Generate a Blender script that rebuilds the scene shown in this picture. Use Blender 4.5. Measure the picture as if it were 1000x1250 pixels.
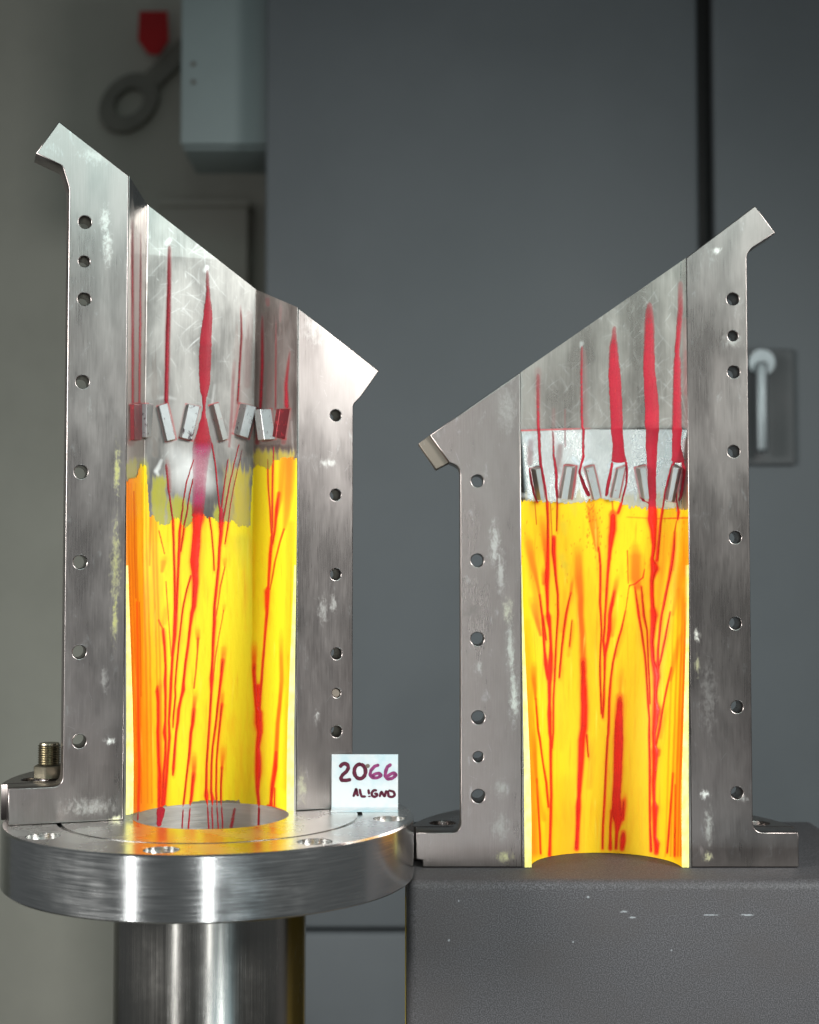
import bpy, bmesh, math, random
import numpy as np
from mathutils import Vector
random.seed(7); rng = np.random.default_rng(11)
scene = bpy.context.scene
for o in list(bpy.data.objects): bpy.data.objects.remove(o)

# ------------------------------------------------------------------ camera, light, exposure
F, CX, CY, HZ = 1730.0, 500.0, 625.0, 702.0          # focal length, centre and horizon of the photograph (pixels)
D, CAMZ = 0.865, 1.0
PITCH = math.atan((HZ - CY) / F)
cam_d = bpy.data.cameras.new('camera'); cam = bpy.data.objects.new('camera', cam_d)
scene.collection.objects.link(cam); scene.camera = cam
cam.location = (0, -D, CAMZ); cam.rotation_euler = (math.pi / 2 + PITCH, 0, 0)
cam_d.sensor_fit = 'HORIZONTAL'; cam_d.sensor_width = 36; cam_d.lens = 36 * F / 1000
cam_d.clip_start = 0.02; cam_d.clip_end = 30
cam_d.dof.use_dof = True; cam_d.dof.focus_distance = 0.86; cam_d.dof.aperture_fstop = 8.5

world = bpy.data.worlds.new('World'); scene.world = world; world.use_nodes = True
world.node_tree.nodes['Background'].inputs[0].default_value = (0.90, 0.97, 1.0, 1)
world.node_tree.nodes['Background'].inputs[1].default_value = 0.09
def lamp(name, loc, aim, sx, sy, power, col=(1, 1, 1), spread=180):
    l = bpy.data.lights.new(name, 'AREA'); l.shape = 'RECTANGLE'; l.size = sx; l.size_y = sy
    l.energy = power; l.color = col; l.spread = math.radians(spread)
    o = bpy.data.objects.new(name, l); scene.collection.objects.link(o); o.location = loc
    o.rotation_euler = (Vector(aim) - Vector(loc)).to_track_quat('-Z', 'Y').to_euler()
    return o
lamp('strip_lamp_left', (-0.82, -1.10, 0.93), (-0.05, 0, 0.93), 0.034, 1.30, 1.0, (0.97, 1, 1), 130)
lamp('strip_lamp_camera', (0.03, -1.28, 0.93), (0.03, 0, 0.93), 0.034, 1.30, 1.0, (0.97, 1, 1), 130)
lamp('key_left', (-1.35, -0.80, 1.35), (-0.05, 0, 0.84), 0.45, 0.45, 7.1, (1, 1, 0.98), 84)
lamp('key_right', (1.08, -1.00, 1.62), (0.05, 0, 0.84), 0.40, 0.40, 6.7, (1, 1, 0.98), 84)
lamp('softbox', (0.32, -1.05, 1.74), (0.05, 0, 0.90), 0.95, 0.30, 2.0, (0.70, 1, 0.97), 100)

lamp('low_lamp', (0.27, -1.00, 0.30), (0.08, 0, 1.00), 0.50, 0.28, 0.27, (0.60, 0.88, 1), 100)
lamp('low_strip', (0.262, -1.02, 0.31), (0.08, 0, 1.00), 0.03, 0.30, 0.25, (0.95, 1, 1), 100)

scene.view_settings.view_transform = 'Standard'; scene.view_settings.look = 'None'
scene.view_settings.exposure = 0; scene.view_settings.gamma = 1
scene.view_settings.use_curve_mapping = False
scene.render.engine = 'CYCLES'

# ------------------------------------------------------------------ pixel <-> place helpers
CAM = np.array([0, -D, CAMZ]); cp, sp = math.cos(PITCH), math.sin(PITCH)
FW, UP, RT = np.array([0, cp, sp]), np.array([0, -sp, cp]), np.array([1.0, 0, 0])
def ray(px, py):
    px = np.asarray(px, float); py = np.asarray(py, float)
    return FW + ((px - CX) / F)[..., None] * RT + ((CY - py) / F)[..., None] * UP
def at_y(px, py, Y):                                   # the place on the upright plane y = Y
    r = ray(px, py); return CAM + r * ((Y - CAM[1]) / r[..., 1])[..., None]
def at_z(px, py, Z):
    r = ray(px, py); return CAM + r * ((Z - CAM[2]) / r[..., 2])[..., None]
class Frame:                                           # a piece's own frame: x along its face, y into it, z up
    def __init__(s, origin, yaw):
        s.o = np.array(origin, float); s.yaw = yaw
        c, n = math.cos(yaw), math.sin(yaw)
        s.M = np.array([[c, n, 0], [-n, c, 0], [0, 0, 1.0]])
        s.c = s.M @ (CAM - s.o)
    def at(s, px, py, d=0.0):
        r = ray(px, py) @ s.M.T; t = (d - s.c[1]) / r[..., 1]
        p = s.c + r * t[..., None]; return p[..., 0], p[..., 2]
    def px(s, u, d, z):
        w = np.stack([u, d, z], -1) @ s.M + s.o - CAM
        k = w @ FW; return CX + F * (w @ RT) / k, CY - F * (w @ UP) / k
    def depth_ray(s, px, py, H):                       # first hit of pixel rays with the height field H(u, z) -> depth
        r = ray(px, py) @ s.M.T
        ds = np.linspace(-0.0005, 0.056, 340)
        t = (ds[None, :] - s.c[1]) / r[:, 1:2]
        u = s.c[0] + r[:, 0:1] * t; z = s.c[2] + r[:, 2:3] * t
        g = H(u, z) - ds[None, :]
        hit = g <= 0; i = np.where(hit.any(1), hit.argmax(1), len(ds) - 1); i = np.maximum(i, 1)
        k = np.arange(len(i)); g0, g1 = g[k, i - 1], g[k, i]
        f = np.clip(g0 / np.where(abs(g0 - g1) < 1e-9, 1e-9, g0 - g1), 0, 1)
        lerp = lambda a: a[k, i - 1] * (1 - f) + a[k, i] * f
        return lerp(u), ds[i - 1] * (1 - f) + ds[i] * f, lerp(z)

def lin(r, g, b):
    f = lambda c: c / 12.92 if c <= 0.04045 else ((c + 0.055) / 1.055) ** 2.4
    return tuple(f(c / 255) for c in (r, g, b))
def vnoise(x, y, seed=0, octaves=3):                   # smooth value noise in 0..1
    out = np.zeros_like(np.asarray(x, float)); amp, tot = 1.0, 0.0
    for o in range(octaves):
        g = np.random.default_rng(seed * 17 + o).random((97, 101))
        xi, yi = np.floor(x).astype(int), np.floor(y).astype(int); fx, fy = x - xi, y - yi
        fx, fy = fx * fx * (3 - 2 * fx), fy * fy * (3 - 2 * fy)
        G = lambda a, b: g[b % 97, a % 101]
        out += amp * ((G(xi, yi) * (1 - fx) + G(xi + 1, yi) * fx) * (1 - fy) + (G(xi, yi + 1) * (1 - fx) + G(xi + 1, yi + 1) * fx) * fy)
        tot += amp; amp *= 0.5; x, y = x * 2.03 + 5.1, y * 2.03 + 3.7
    return out / tot
def sstep(a, b, x):
    t = np.clip((x - a) / (b - a), 0, 1); return t * t * (3 - 2 * t)

# ------------------------------------------------------------------ scene helpers
def link(o, parent=None):
    scene.collection.objects.link(o)
    if parent is not None: o.parent = parent
    return o
def tag(o, label=None, cat=None, group=None, kind=None):
    for k, v in (('label', label), ('category', cat), ('group', group), ('kind', kind)):
        if v: o[k] = v
    return o
def thing(name, label, cat, loc, rz=0, group=None):
    o = link(bpy.data.objects.new(name, None)); o.location = loc; o.rotation_euler = (0, 0, rz); o.empty_display_size = 0.02
    return tag(o, label, cat, group)
def mesh_obj(name, me, mat, parent=None, smooth=None):
    me.materials.clear(); me.materials.append(mat); o = link(bpy.data.objects.new(name, me), parent)
    if smooth is not None:
        me.polygons.foreach_set('use_smooth', [True] * len(me.polygons)); me.set_sharp_from_angle(angle=math.radians(smooth))
    return o
def from_bm(name, bm, mat, parent=None, smooth=None):
    bmesh.ops.recalc_face_normals(bm, faces=bm.faces)
    me = bpy.data.meshes.new(name); bm.to_mesh(me); bm.free(); return mesh_obj(name, me, mat, parent, smooth)
def box_bm(x0, x1, y0, y1, z0, z1, bevel=0, seg=2, bm=None):
    b = bmesh.new(); bmesh.ops.create_cube(b, size=1)
    for v in b.verts: v.co = ((x0 + x1) / 2 + v.co.x * (x1 - x0), (y0 + y1) / 2 + v.co.y * (y1 - y0), (z0 + z1) / 2 + v.co.z * (z1 - z0))
    if bevel: bmesh.ops.bevel(b, geom=list(b.edges), offset=bevel, segments=seg, affect='EDGES', profile=0.5)
    if bm is None: return b
    me = bpy.data.meshes.new('t'); b.to_mesh(me); b.free(); bm.from_mesh(me); bpy.data.meshes.remove(me); return bm
def np_mesh(name, V, Q, attrs=None):                   # numpy verts + quads, with colour attributes
    me = bpy.data.meshes.new(name); me.vertices.add(len(V)); me.vertices.foreach_set('co', np.asarray(V, np.float32).ravel())
    Q = np.asarray(Q, np.int32); n = len(Q); me.loops.add(n * 4); me.loops.foreach_set('vertex_index', Q.ravel())
    me.polygons.add(n); me.polygons.foreach_set('loop_start', np.arange(0, 4 * n, 4, dtype=np.int32))
    for k, a in (attrs or {}).items():
        at = me.attributes.new(k, 'FLOAT_COLOR', 'POINT'); at.data.foreach_set('color', np.asarray(a, np.float32).ravel())
    me.update(calc_edges=True); me.validate(); return me
def slab(name, outline, holes, y0, y1, mat, parent, bevel=0.0006, res=20):   # flat plate with through holes and chamfered edges
    cu = bpy.data.curves.new(name, 'CURVE'); cu.dimensions = '2D'; cu.fill_mode = 'BOTH'
    cu.extrude = (y1 - y0) / 2 - bevel; cu.bevel_depth = bevel; cu.bevel_resolution = 1; cu.offset = -bevel
    def spline(pts):
        s = cu.splines.new('POLY'); s.points.add(len(pts) - 1); s.use_cyclic_u = True
        for p, q in zip(s.points, pts): p.co = (q[0], q[1], 0, 1)
    spline(outline)
    for (hx, hz, r) in holes: spline([(hx + r * math.cos(a), hz + r * math.sin(a)) for a in np.linspace(0, 2 * math.pi, 32, endpoint=False)])
    t = bpy.data.objects.new('t', cu); scene.collection.objects.link(t)
    dg = bpy.context.evaluated_depsgraph_get(); me = bpy.data.meshes.new_from_object(t.evaluated_get(dg))
    bpy.data.objects.remove(t); bpy.data.curves.remove(cu)
    n = len(me.vertices); co = np.empty(n * 3, np.float32); me.vertices.foreach_get('co', co); co = co.reshape(-1, 3)
    new = np.stack([co[:, 0], (y0 + y1) / 2 - co[:, 2], co[:, 1]], -1); me.vertices.foreach_set('co', new.ravel()); me.update()
    bm = bmesh.new(); bm.from_mesh(me); bmesh.ops.remove_doubles(bm, verts=bm.verts, dist=1e-6); bmesh.ops.recalc_face_normals(bm, faces=bm.faces)
    bm.to_mesh(me); bm.free(); me.name = name
    return mesh_obj(name, me, mat, parent)
def fillet(pts, radii, n=6):                           # round the given corners of a polygon
    out = []; N = len(pts)
    for i, p in enumerate(pts):
        r = radii.get(i, 0)
        if not r: out.append(p); continue
        p = Vector(p); a = (Vector(pts[i - 1]) - p).normalized(); b = (Vector(pts[(i + 1) % N]) - p).normalized()
        ang = a.angle(b); l = r / math.tan(ang / 2); A, B = p + a * l, p + b * l
        for k in range(n + 1):
            t = k / n; out.append(tuple(A * (1 - t) ** 2 + p * 2 * t * (1 - t) + B * t * t))
    return out
def lathe(profile, seg=128):
    bm = bmesh.new(); rings = []
    for r, z in profile: rings.append([bm.verts.new((r * math.cos(a), r * math.sin(a), z)) for a in np.linspace(0, 2 * math.pi, seg, endpoint=False)])
    for i in range(len(rings)):
        A, B = rings[i], rings[(i + 1) % len(rings)]
        for k in range(seg): bm.faces.new((A[k], A[(k + 1) % seg], B[(k + 1) % seg], B[k]))
    return bm

# ------------------------------------------------------------------ materials
class NT:
    def __init__(s, name):
        s.m = bpy.data.materials.new(name); s.m.use_nodes = True; s.t = s.m.node_tree; s.n = s.t.nodes
        s.b = s.n['Principled BSDF']; s.out = s.n['Material Output']
    def new(s, typ, **kw):
        n = s.n.new(typ)
        for k, v in kw.items(): setattr(n, k, v)
        return n
    def ln(s, a, b): s.t.links.new(a, b)
    def put(s, sock, v):
        if hasattr(v, 'is_linked') or isinstance(v, bpy.types.NodeSocket): s.ln(v, sock)
        else: sock.default_value = v
    def math(s, op, a, b=0.0, clamp=False):
        n = s.new('ShaderNodeMath', operation=op, use_clamp=clamp); s.put(n.inputs[0], a); s.put(n.inputs[1], b); return n.outputs[0]
    def mix(s, f, a, b):
        n = s.new('ShaderNodeMix', data_type='RGBA'); s.put(n.inputs['Factor'], f)
        s.put(n.inputs[6], a if not isinstance(a, tuple) else (*a[:3], 1)); s.put(n.inputs[7], b if not isinstance(b, tuple) else (*b[:3], 1)); return n.outputs[2]
    def coord(s, scale=(1, 1, 1), loc=(0, 0, 0)):
        if not hasattr(s, 'tc'): s.tc = s.new('ShaderNodeTexCoord')
        m = s.new('ShaderNodeMapping'); m.inputs['Scale'].default_value = scale; m.inputs['Location'].default_value = loc
        s.ln(s.tc.outputs['Object'], m.inputs['Vector']); return m.outputs[0]
    def noise(s, scale, vec, detail=4, rough=0.55, dist=0.0):
        n = s.new('ShaderNodeTexNoise'); n.inputs['Scale'].default_value = scale; n.inputs['Detail'].default_value = detail
        n.inputs['Roughness'].default_value = rough; n.inputs['Distortion'].default_value = dist
        s.ln(vec, n.inputs['Vector']); return n.outputs['Fac']
    def ramp(s, v, a, b, lo=0.0, hi=1.0, smooth=True):
        n = s.new('ShaderNodeMapRange'); n.interpolation_type = 'SMOOTHSTEP' if smooth else 'LINEAR'
        s.put(n.inputs[0], v); n.inputs[1].default_value = a; n.inputs[2].default_value = b; n.inputs[3].default_value = lo; n.inputs[4].default_value = hi
        return n.outputs[0]
    def bump(s, h, strength=0.2, dist=0.0005):
        n = s.new('ShaderNodeBump'); n.inputs['Strength'].default_value = strength; n.inputs['Distance'].default_value = dist
        s.ln(h, n.inputs['Height']); s.ln(n.outputs[0], s.b.inputs['Normal'])
    def set(s, **kw):
        for k, v in kw.items(): s.put(s.b.inputs[k.replace('_', ' ')], v if not (isinstance(v, tuple) and len(v) == 3) else (*v, 1))
        return s

def worn_steel(name, tint, stains=(), rough=0.40, frame=None, pin=(0.235, 0.192, 0.182)):
    """vertically brushed steel with a blotchy brown patina, pale scuffs and the listed residue marks"""
    t = NT(name)
    brush = t.noise(110, t.coord((14, 14, 0.5)), 5, 0.6); fine = t.noise(260, t.coord((6, 6, 0.25)), 3, 0.6)
    blot = t.noise(22, t.coord((1.3, 1, 0.45)), 5, 0.6, 0.15); big = t.noise(9, t.coord((1, 1, 0.6), (3, 1, 2)), 3, 0.5)
    scuff = t.noise(70, t.coord((1.6, 1, 0.7), (9, 2, 5)), 6, 0.7, 0.3)
    col = t.mix(t.ramp(blot, 0.35, 0.68), tuple(c * 0.88 for c in tint), tuple(c * 1.10 for c in tint))
    col = t.mix(t.ramp(big, 0.40, 0.66, 0, 0.55), col, pin)
    col = t.mix(t.ramp(brush, 0.35, 0.72, 0, 0.35), col, tuple(min(1, c * 1.22) for c in tint))
    sc = t.ramp(scuff, 0.58, 0.76, 0, 0.28); col = t.mix(sc, col, (0.78, 0.80, 0.79))
    for rot, th in ((0.35, .70), (-0.6, .71), (1.2, .72)):
        v = t.coord((1, 1, 1)); v.node.inputs['Rotation'].default_value = (0, rot, 0)
        v2 = t.new('ShaderNodeMapping'); v2.inputs['Scale'].default_value = (34, 1, 0.9); t.ln(v, v2.inputs['Vector'])
        col = t.mix(t.ramp(t.noise(52, v2.outputs[0], 3, 0.6), th, th + 0.03, 0, 0.38), col, (0.70, 0.70, 0.69))
    ro = t.math('ADD', t.ramp(blot, 0.3, 0.7, rough - 0.04, rough + 0.05), t.math('MULTIPLY', t.math('SUBTRACT', brush, 0.5), 0.10))
    met = 1.0; stain_n = t.noise(420, t.coord((1, 1, 0.6), (4, 4, 4)), 6, 0.75, 0.4); total = None
    for (px, py, rx, ry, c, a) in stains:
        u, z = frame.at(np.array(px), np.array(py)); u, z = float(u), float(z); k = 0.0005
        v = t.coord((1 / (rx * k), 0, 1 / (ry * k)), (-u / (rx * k), 0, -z / (ry * k)))
        ln = t.new('ShaderNodeVectorMath', operation='LENGTH'); t.ln(v, ln.inputs[0])
        m = t.math('ADD', t.math('SUBTRACT', 1.0, ln.outputs['Value']), t.math('MULTIPLY', t.math('SUBTRACT', stain_n, 0.52), 3.4))
        m = t.ramp(m, 0.0, 1.1, 0, a * 0.9); m = t.math('MULTIPLY', m, t.ramp(ln.outputs['Value'], 1.0, 1.7, 1, 0))
        col = t.mix(m, col, c); total = m if total is None else t.math('MAXIMUM', total, m)
    if total is not None:
        met = t.math('SUBTRACT', 1.0, t.math('MULTIPLY', total, 0.9)); ro = t.math('ADD', ro, t.math('MULTIPLY', total, 0.25))
    t.set(Base_Color=col, Metallic=met, Roughness=ro)
    t.bump(t.math('ADD', fine, t.math('MULTIPLY', scuff, 0.3)), 0.05, 0.0002); return t.m
def machined(name, tint, rough=0.22, aniso=0.0, scale=(1, 1, 40)):
    t = NT(name); tn = t.noise(40, t.coord(scale), 5, 0.6); bl = t.noise(18, t.coord(), 4, 0.6)
    col = t.mix(t.ramp(tn, 0.3, 0.7), tuple(c * 0.93 for c in tint), tuple(min(1, c * 1.05) for c in tint))
    t.set(Base_Color=col, Metallic=1.0, Roughness=t.math('ADD', t.ramp(tn, 0.3, 0.7, rough - 0.05, rough + 0.05), t.ramp(bl, 0.4, 0.7, 0, 0.08)))
    if aniso:
        tg = t.new('ShaderNodeTangent', direction_type='RADIAL', axis='Z'); t.ln(tg.outputs[0], t.b.inputs['Tangent'])
        t.set(Anisotropic=aniso, Anisotropic_Rotation=0.25)
    t.bump(tn, 0.02, 0.0002); return t.m
def painted(name, colour, rough=0.5, var=0.12, spec=0.4, nscale=12, bump=0.05):
    t = NT(name); n = t.noise(nscale, t.coord(), 5, 0.6); f = t.noise(nscale * 40, t.coord(), 2, 0.5)
    c = t.mix(t.ramp(n, 0.3, 0.7), tuple(x * (1 - var) for x in colour), tuple(min(1, x * (1 + var)) for x in colour))
    t.set(Base_Color=c, Roughness=t.ramp(n, 0.3, 0.7, rough - 0.06, rough + 0.06), Specular_IOR_Level=spec); t.bump(f, bump, 0.0005); return t.m
def attr_steel(name, tint, rough):
    """duct wall: bright scratched steel; the 'film' attribute holds the thin dye and paint wiped on it, 'scuff' its wear"""
    t = NT(name)
    a = t.new('ShaderNodeAttribute', attribute_name='film'); s = t.new('ShaderNodeAttribute', attribute_name='scuff')
    brush = t.noise(60, t.coord((14, 14, 0.7)), 5, 0.6); blot = t.noise(26, t.coord((1.2, 1, 0.5)), 5, 0.6, 0.2)
    scr = t.noise(150, t.coord((1.5, 1, 0.7)), 6, 0.7, 0.4)
    col = t.mix(t.ramp(blot, 0.35, 0.68), tuple(c * 0.78 for c in tint), tuple(min(1, c * 1.15) for c in tint))
    col = t.mix(t.ramp(brush, 0.35, 0.75, 0, 0.35), col, tuple(min(1, c * 1.45) for c in tint))
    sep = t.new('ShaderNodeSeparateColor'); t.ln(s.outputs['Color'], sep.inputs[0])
    wear_sheen = t.math('MAXIMUM', sep.outputs[0], t.ramp(scr, 0.62, 0.76, 0, 0.25)); col = t.mix(wear_sheen, col, (0.86, 0.87, 0.86))
    col = t.mix(a.outputs['Alpha'], col, a.outputs['Color'])
    ro = t.math('ADD', t.ramp(blot, 0.3, 0.7, rough - 0.05, rough + 0.07), t.math('ADD', t.math('MULTIPLY', wear_sheen, 0.18), t.math('MULTIPLY', a.outputs['Alpha'], 0.12)))
    t.set(Base_Color=col, Metallic=t.math('SUBTRACT', 1.0, t.math('MULTIPLY', a.outputs['Alpha'], 0.85)), Roughness=ro)
    t.bump(t.math('ADD', brush, t.math('MULTIPLY', scr, 0.5)), 0.03, 0.0002); return t.m
def attr_paint(name):
    t = NT(name); a = t.new('ShaderNodeAttribute', attribute_name='film')
    n = t.noise(900, t.coord((1, 1, 0.5)), 4, 0.6); w = t.noise(120, t.coord((2, 2, 0.25)), 4, 0.6)
    c = t.mix(t.ramp(n, 0.66, 0.80, 0, 0.30), a.outputs['Color'], (0.55, 0.20, 0.0))
    t.set(Base_Color=c, Roughness=0.55, Specular_IOR_Level=0.25); t.bump(t.math('ADD', t.math('MULTIPLY', n, 0.5), w), 0.35, 0.0004); return t.m
def attr_dye(name):
    t = NT(name); a = t.new('ShaderNodeAttribute', attribute_name='film'); n = t.noise(700, t.coord((1, 1, 0.3)), 3, 0.6); g = t.noise(520, t.coord((3, 3, 0.10)), 4, 0.65); e = t.noise(1400, t.coord((1, 1, 0.6)), 3, 0.6)
    c = t.mix(t.ramp(n, 0.62, 0.8, 0, 0.35), a.outputs['Color'], (0.80, 0.05, 0.01))
    c = t.mix(t.ramp(g, 0.50, 0.75, 0, 0.45), c, (0.30, 0.01, 0.006)); al = t.math('MULTIPLY', a.outputs['Alpha'], t.ramp(e, 0.3, 0.6, 0.85, 1.12), True)
    t.set(Base_Color=c, Roughness=t.ramp(g, 0.4, 0.7, 0.34, 0.6), Specular_IOR_Level=0.3, Alpha=al); t.bump(n, 0.2, 0.0003); return t.m

M_DYE = attr_dye('dried red dye'); M_COAT = attr_paint('yellow flow paint')
M_DARK = painted('dark hole', (0.03, 0.028, 0.026), 0.6)
M_MILL = worn_steel('brown mill scale steel', (0.20, 0.17, 0.14), rough=0.55, pin=(0.24, 0.2, 0.17))

# ------------------------------------------------------------------ setting
FLOOR = 0.0
M_WALL = painted('grey wall paint', lin(192, 190, 178), 0.7, 0.06, 0.2, 5)
o = from_bm('floor', box_bm(-2.2, 2.2, -2.4, 2.2, -0.05, 0.0), painted('grey floor', lin(110, 108, 104), 0.6), None); tag(o, kind='structure')
WY = 1.55
o = from_bm('wall', box_bm(-2.2, 2.2, WY, WY + 0.1, 0.002, 2.6), M_WALL); tag(o, kind='structure')

# ------------------------------------------------------------------ the two duct halves
YAW = math.radians(18)
FLZ = float(at_y(258, 995.5, 0.0)[2]); FLX = float(at_y(258, 995.5, 0.0)[0])
LF = Frame((FLX, 0.0, FLZ), YAW)
RY = 0.024
rb = at_y(741, 1059, RY); RF = Frame((float(rb[0]), RY, float(rb[2])), 0.0)
P = 0.0005                                            # one pixel of the photograph at the plates, in metres
R_IN = 0.0468; SEAM = 0.0525; BACK = 0.056

def poly_px(fr, pts, d=0.0): return [tuple(float(c) for c in fr.at(np.array(float(a)), np.array(float(b)), d)) for a, b in pts]

# --- height fields of the troughs (sections across, lofted along z)
uA, zA = [float(v) for v in LF.at(np.array(180.0), np.array(250.0), 0.036)]
uB, zB = [float(v) for v in LF.at(np.array(313.0), np.array(353.0), 0.036)]
l0 = LF.at(np.array(158.0), np.array(215.0)); l1 = LF.at(np.array(362.0), np.array(374.0))
cutL_k = float((l1[1] - l0[1]) / (l1[0] - l0[0])); cutL_c = float(l0[1] - cutL_k * l0[0])
cutL_m = ((zA - cutL_c - cutL_k * uA) + (zB - cutL_c - cutL_k * uB)) / 2 / 0.036
def zL(py): return float(LF.at(np.array(258.0), np.array(float(py)))[1])
def zR(py): return float(RF.at(np.array(741.0), np.array(float(py)))[1])
E0 = SEAM - 0.0002
def sectL(s, z):
    w = sstep(zL(585), zL(960), z); e = E0
    pu = np.interp(s, [0, .20, .74, 1], [-e, uA, uB, e])
    dep = 0.036 + 0.007 * np.clip((zL(300) - z) / (zL(300) - zL(600)), 0, 1.2)
    pd = np.interp(s, [0, .20, .74, 1], [0, 1, 1, 0]) * dep
    cu, cd = -R_IN * np.cos(np.pi * s), R_IN * np.sin(np.pi * s)
    return pu * (1 - w) + cu * w, pd * (1 - w) + cd * w + 0.0003
def cutL(u, d): return cutL_c + cutL_k * u + cutL_m * d
r0 = RF.at(np.array(635.0), np.array(455.0)); r1 = RF.at(np.array(843.0), np.array(311.0))
cutR_k = float((r1[1] - r0[1]) / (r1[0] - r0[0])); cutR_c = float(r0[1] - cutR_k * r0[0])
def cutR(u, d): return cutR_c + cutR_k * u
def sectR(s, z):
    t = np.clip((zR(523.5) - z) / (zR(523.5) - 0.0), 0, 1)
    w = sstep(zR(660), zR(1020), z); a = E0 * (1 - w) + R_IN * w
    b = R_IN * (1 - (1 - t) ** 2.3); n = 2 + 26 * (1 - t) ** 4
    x = -np.cos(np.pi * s)
    d = b * np.clip(1 - np.abs(x) ** n, 0, 1) ** (1 / n)
    return x * a, d + 0.0003
class Trough:
    def __init__(s, fr, sect, cut, zmax):
        s.fr, s.sect, s.cut = fr, sect, cut
        s.us = np.linspace(-SEAM, SEAM, 700); s.zs = np.linspace(-0.002, zmax, 900); ss = np.linspace(0, 1, 500)
        s.tab = np.zeros((900, 700))
        for i, z in enumerate(s.zs):
            u, d = sect(ss, np.full_like(ss, z)); s.tab[i] = np.interp(s.us, u, d, left=0.0003, right=0.0003)
    def H(s, u, z):
        a = np.clip((u - s.us[0]) / (s.us[1] - s.us[0]), 0, 698.999); b = np.clip((z - s.zs[0]) / (s.zs[1] - s.zs[0]), 0, 898.999)
        i, j = a.astype(int), b.astype(int); fa, fb = a - i, b - j; T = s.tab
        return (T[j, i] * (1 - fa) + T[j, i + 1] * fa) * (1 - fb) + (T[j + 1, i] * (1 - fa) + T[j + 1, i + 1] * fa) * fb
    def hit(s, px, py): return s.fr.depth_ray(np.atleast_1d(np.asarray(px, float)), np.atleast_1d(np.asarray(py, float)), s.H)
    def grid(s, ns, nv):
        ns_in = ns - 8
        sv = np.linspace(0, 1, ns_in); V = np.linspace(0, 1, nv)
        zt = np.full(ns_in, 0.3)
        for _ in range(12):
            u, d = s.sect(sv, zt); zt = s.cut(u, d)
        Z = V[:, None] * zt[None, :]; S = np.broadcast_to(sv, Z.shape)
        U, Dp = s.sect(S, Z)
        def strip(edge, sign):
            k = np.linspace(0, 1, 5)[:-1]; Ue = U[:, edge][:, None]; out = sign * SEAM
            Us = out + (Ue - out) * k[None, :]; Zt = s.cut(Us[-1], 0.0003); Zs = V[:, None] * Zt[None, :]
            return Us, np.full_like(Us, 0.0003), Zs
        a = strip(0, -1); b = strip(-1, 1)
        cat = lambda i, m: np.concatenate([a[i], m, b[i][:, ::-1]], 1)
        return cat(0, U), cat(1, Dp), cat(2, Z)
TL = Trough(LF, sectL, cutL, 0.42); TR = Trough(RF, sectR, cutR, 0.40)

# --- what is painted on them (positions along the photograph's dye lines)
Y1, OR, RD, BR, CR = (0.80, 0.66, 0.012), (0.80, 0.19, 0.004), (0.74, 0.018, 0.003), (0.60, 0.09, 0.002), (0.36, 0.011, 0.027)
class Map:                                             # numpy paint map over a window of the photograph, 2 cells per pixel
    def __init__(s, x0, x1, y0, y1):
        s.gain = 1.0; s.x0, s.y0 = x0, y0; s.xs = np.arange(x0, x1, 0.5); s.ys = np.arange(y0, y1, 0.5)
        s.X, s.Y = np.meshgrid(s.xs, s.ys); s.c = np.zeros((*s.X.shape, 3)); s.a = np.zeros(s.X.shape)
    def over(s, mask, col, sl=(slice(None), slice(None))):
        a0 = s.a[sl]; A = mask + a0 * (1 - mask); c = s.c[sl]
        s.c[sl] = np.where(A[..., None] > 1e-6, (np.array(col) * mask[..., None] + c * (a0 * (1 - mask))[..., None]) / np.maximum(A, 1e-6)[..., None], c); s.a[sl] = A
    def stroke(s, pts, col, soft=0.6, seed=0):         # pts: x, y, width, opacity
        if len(pts) < 2: return
        p = np.array(pts, float); m = p[:, 2].max() * 1.6 + 3
        i0 = int(np.clip((p[:, 0].min() - m - s.x0) * 2, 0, len(s.xs) - 1)); i1 = int(np.clip((p[:, 0].max() + m - s.x0) * 2, 1, len(s.xs)))
        j0 = int(np.clip((p[:, 1].min() - m - s.y0) * 2, 0, len(s.ys) - 1)); j1 = int(np.clip((p[:, 1].max() + m - s.y0) * 2, 1, len(s.ys)))
        if i1 <= i0 or j1 <= j0: return
        sl = (slice(j0, j1), slice(i0, i1)); X, Y = s.X[sl], s.Y[sl]; best = np.zeros(X.shape)
        wob = (vnoise(X * 0.35, Y * 0.05, seed + 3) - 0.5) * 1.2
        for a, b in zip(p[:-1], p[1:]):
            dx, dy = b[0] - a[0], b[1] - a[1]; t = np.clip(((X - a[0]) * dx + (Y - a[1]) * dy) / (dx * dx + dy * dy + 1e-9), 0, 1)
            dist = np.hypot(X - a[0] - t * dx, Y - a[1] - t * dy); w = (a[2] + (b[2] - a[2]) * t) / 2; al = np.minimum(1, (a[3] + (b[3] - a[3]) * t) * s.gain)
            best = np.maximum(best, al * (1 - sstep(w * (1 - soft), w * (1 + soft * 0.6) + 0.4, dist + wob * soft)))
        s.over(best, col, sl)
    def sample(s, px, py):
        a = np.clip((px - s.x0) * 2, 0, len(s.xs) - 1.001); b = np.clip((py - s.y0) * 2, 0, len(s.ys) - 1.001)
        i, j = a.astype(int), b.astype(int); fa, fb = (a - i), (b - j)
        B = lambda A: (A[j, i].T * (1 - fa).T + A[j, i + 1].T * fa.T).T if False else None
        def bil(A):
            if A.ndim == 3: f1, f2 = fa[..., None], fb[..., None]
            else: f1, f2 = fa, fb
            return (A[j, i] * (1 - f1) + A[j, i + 1] * f1) * (1 - f2) + (A[j + 1, i] * (1 - f1) + A[j + 1, i + 1] * f1) * f2
        return bil(s.c), bil(s.a)

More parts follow.
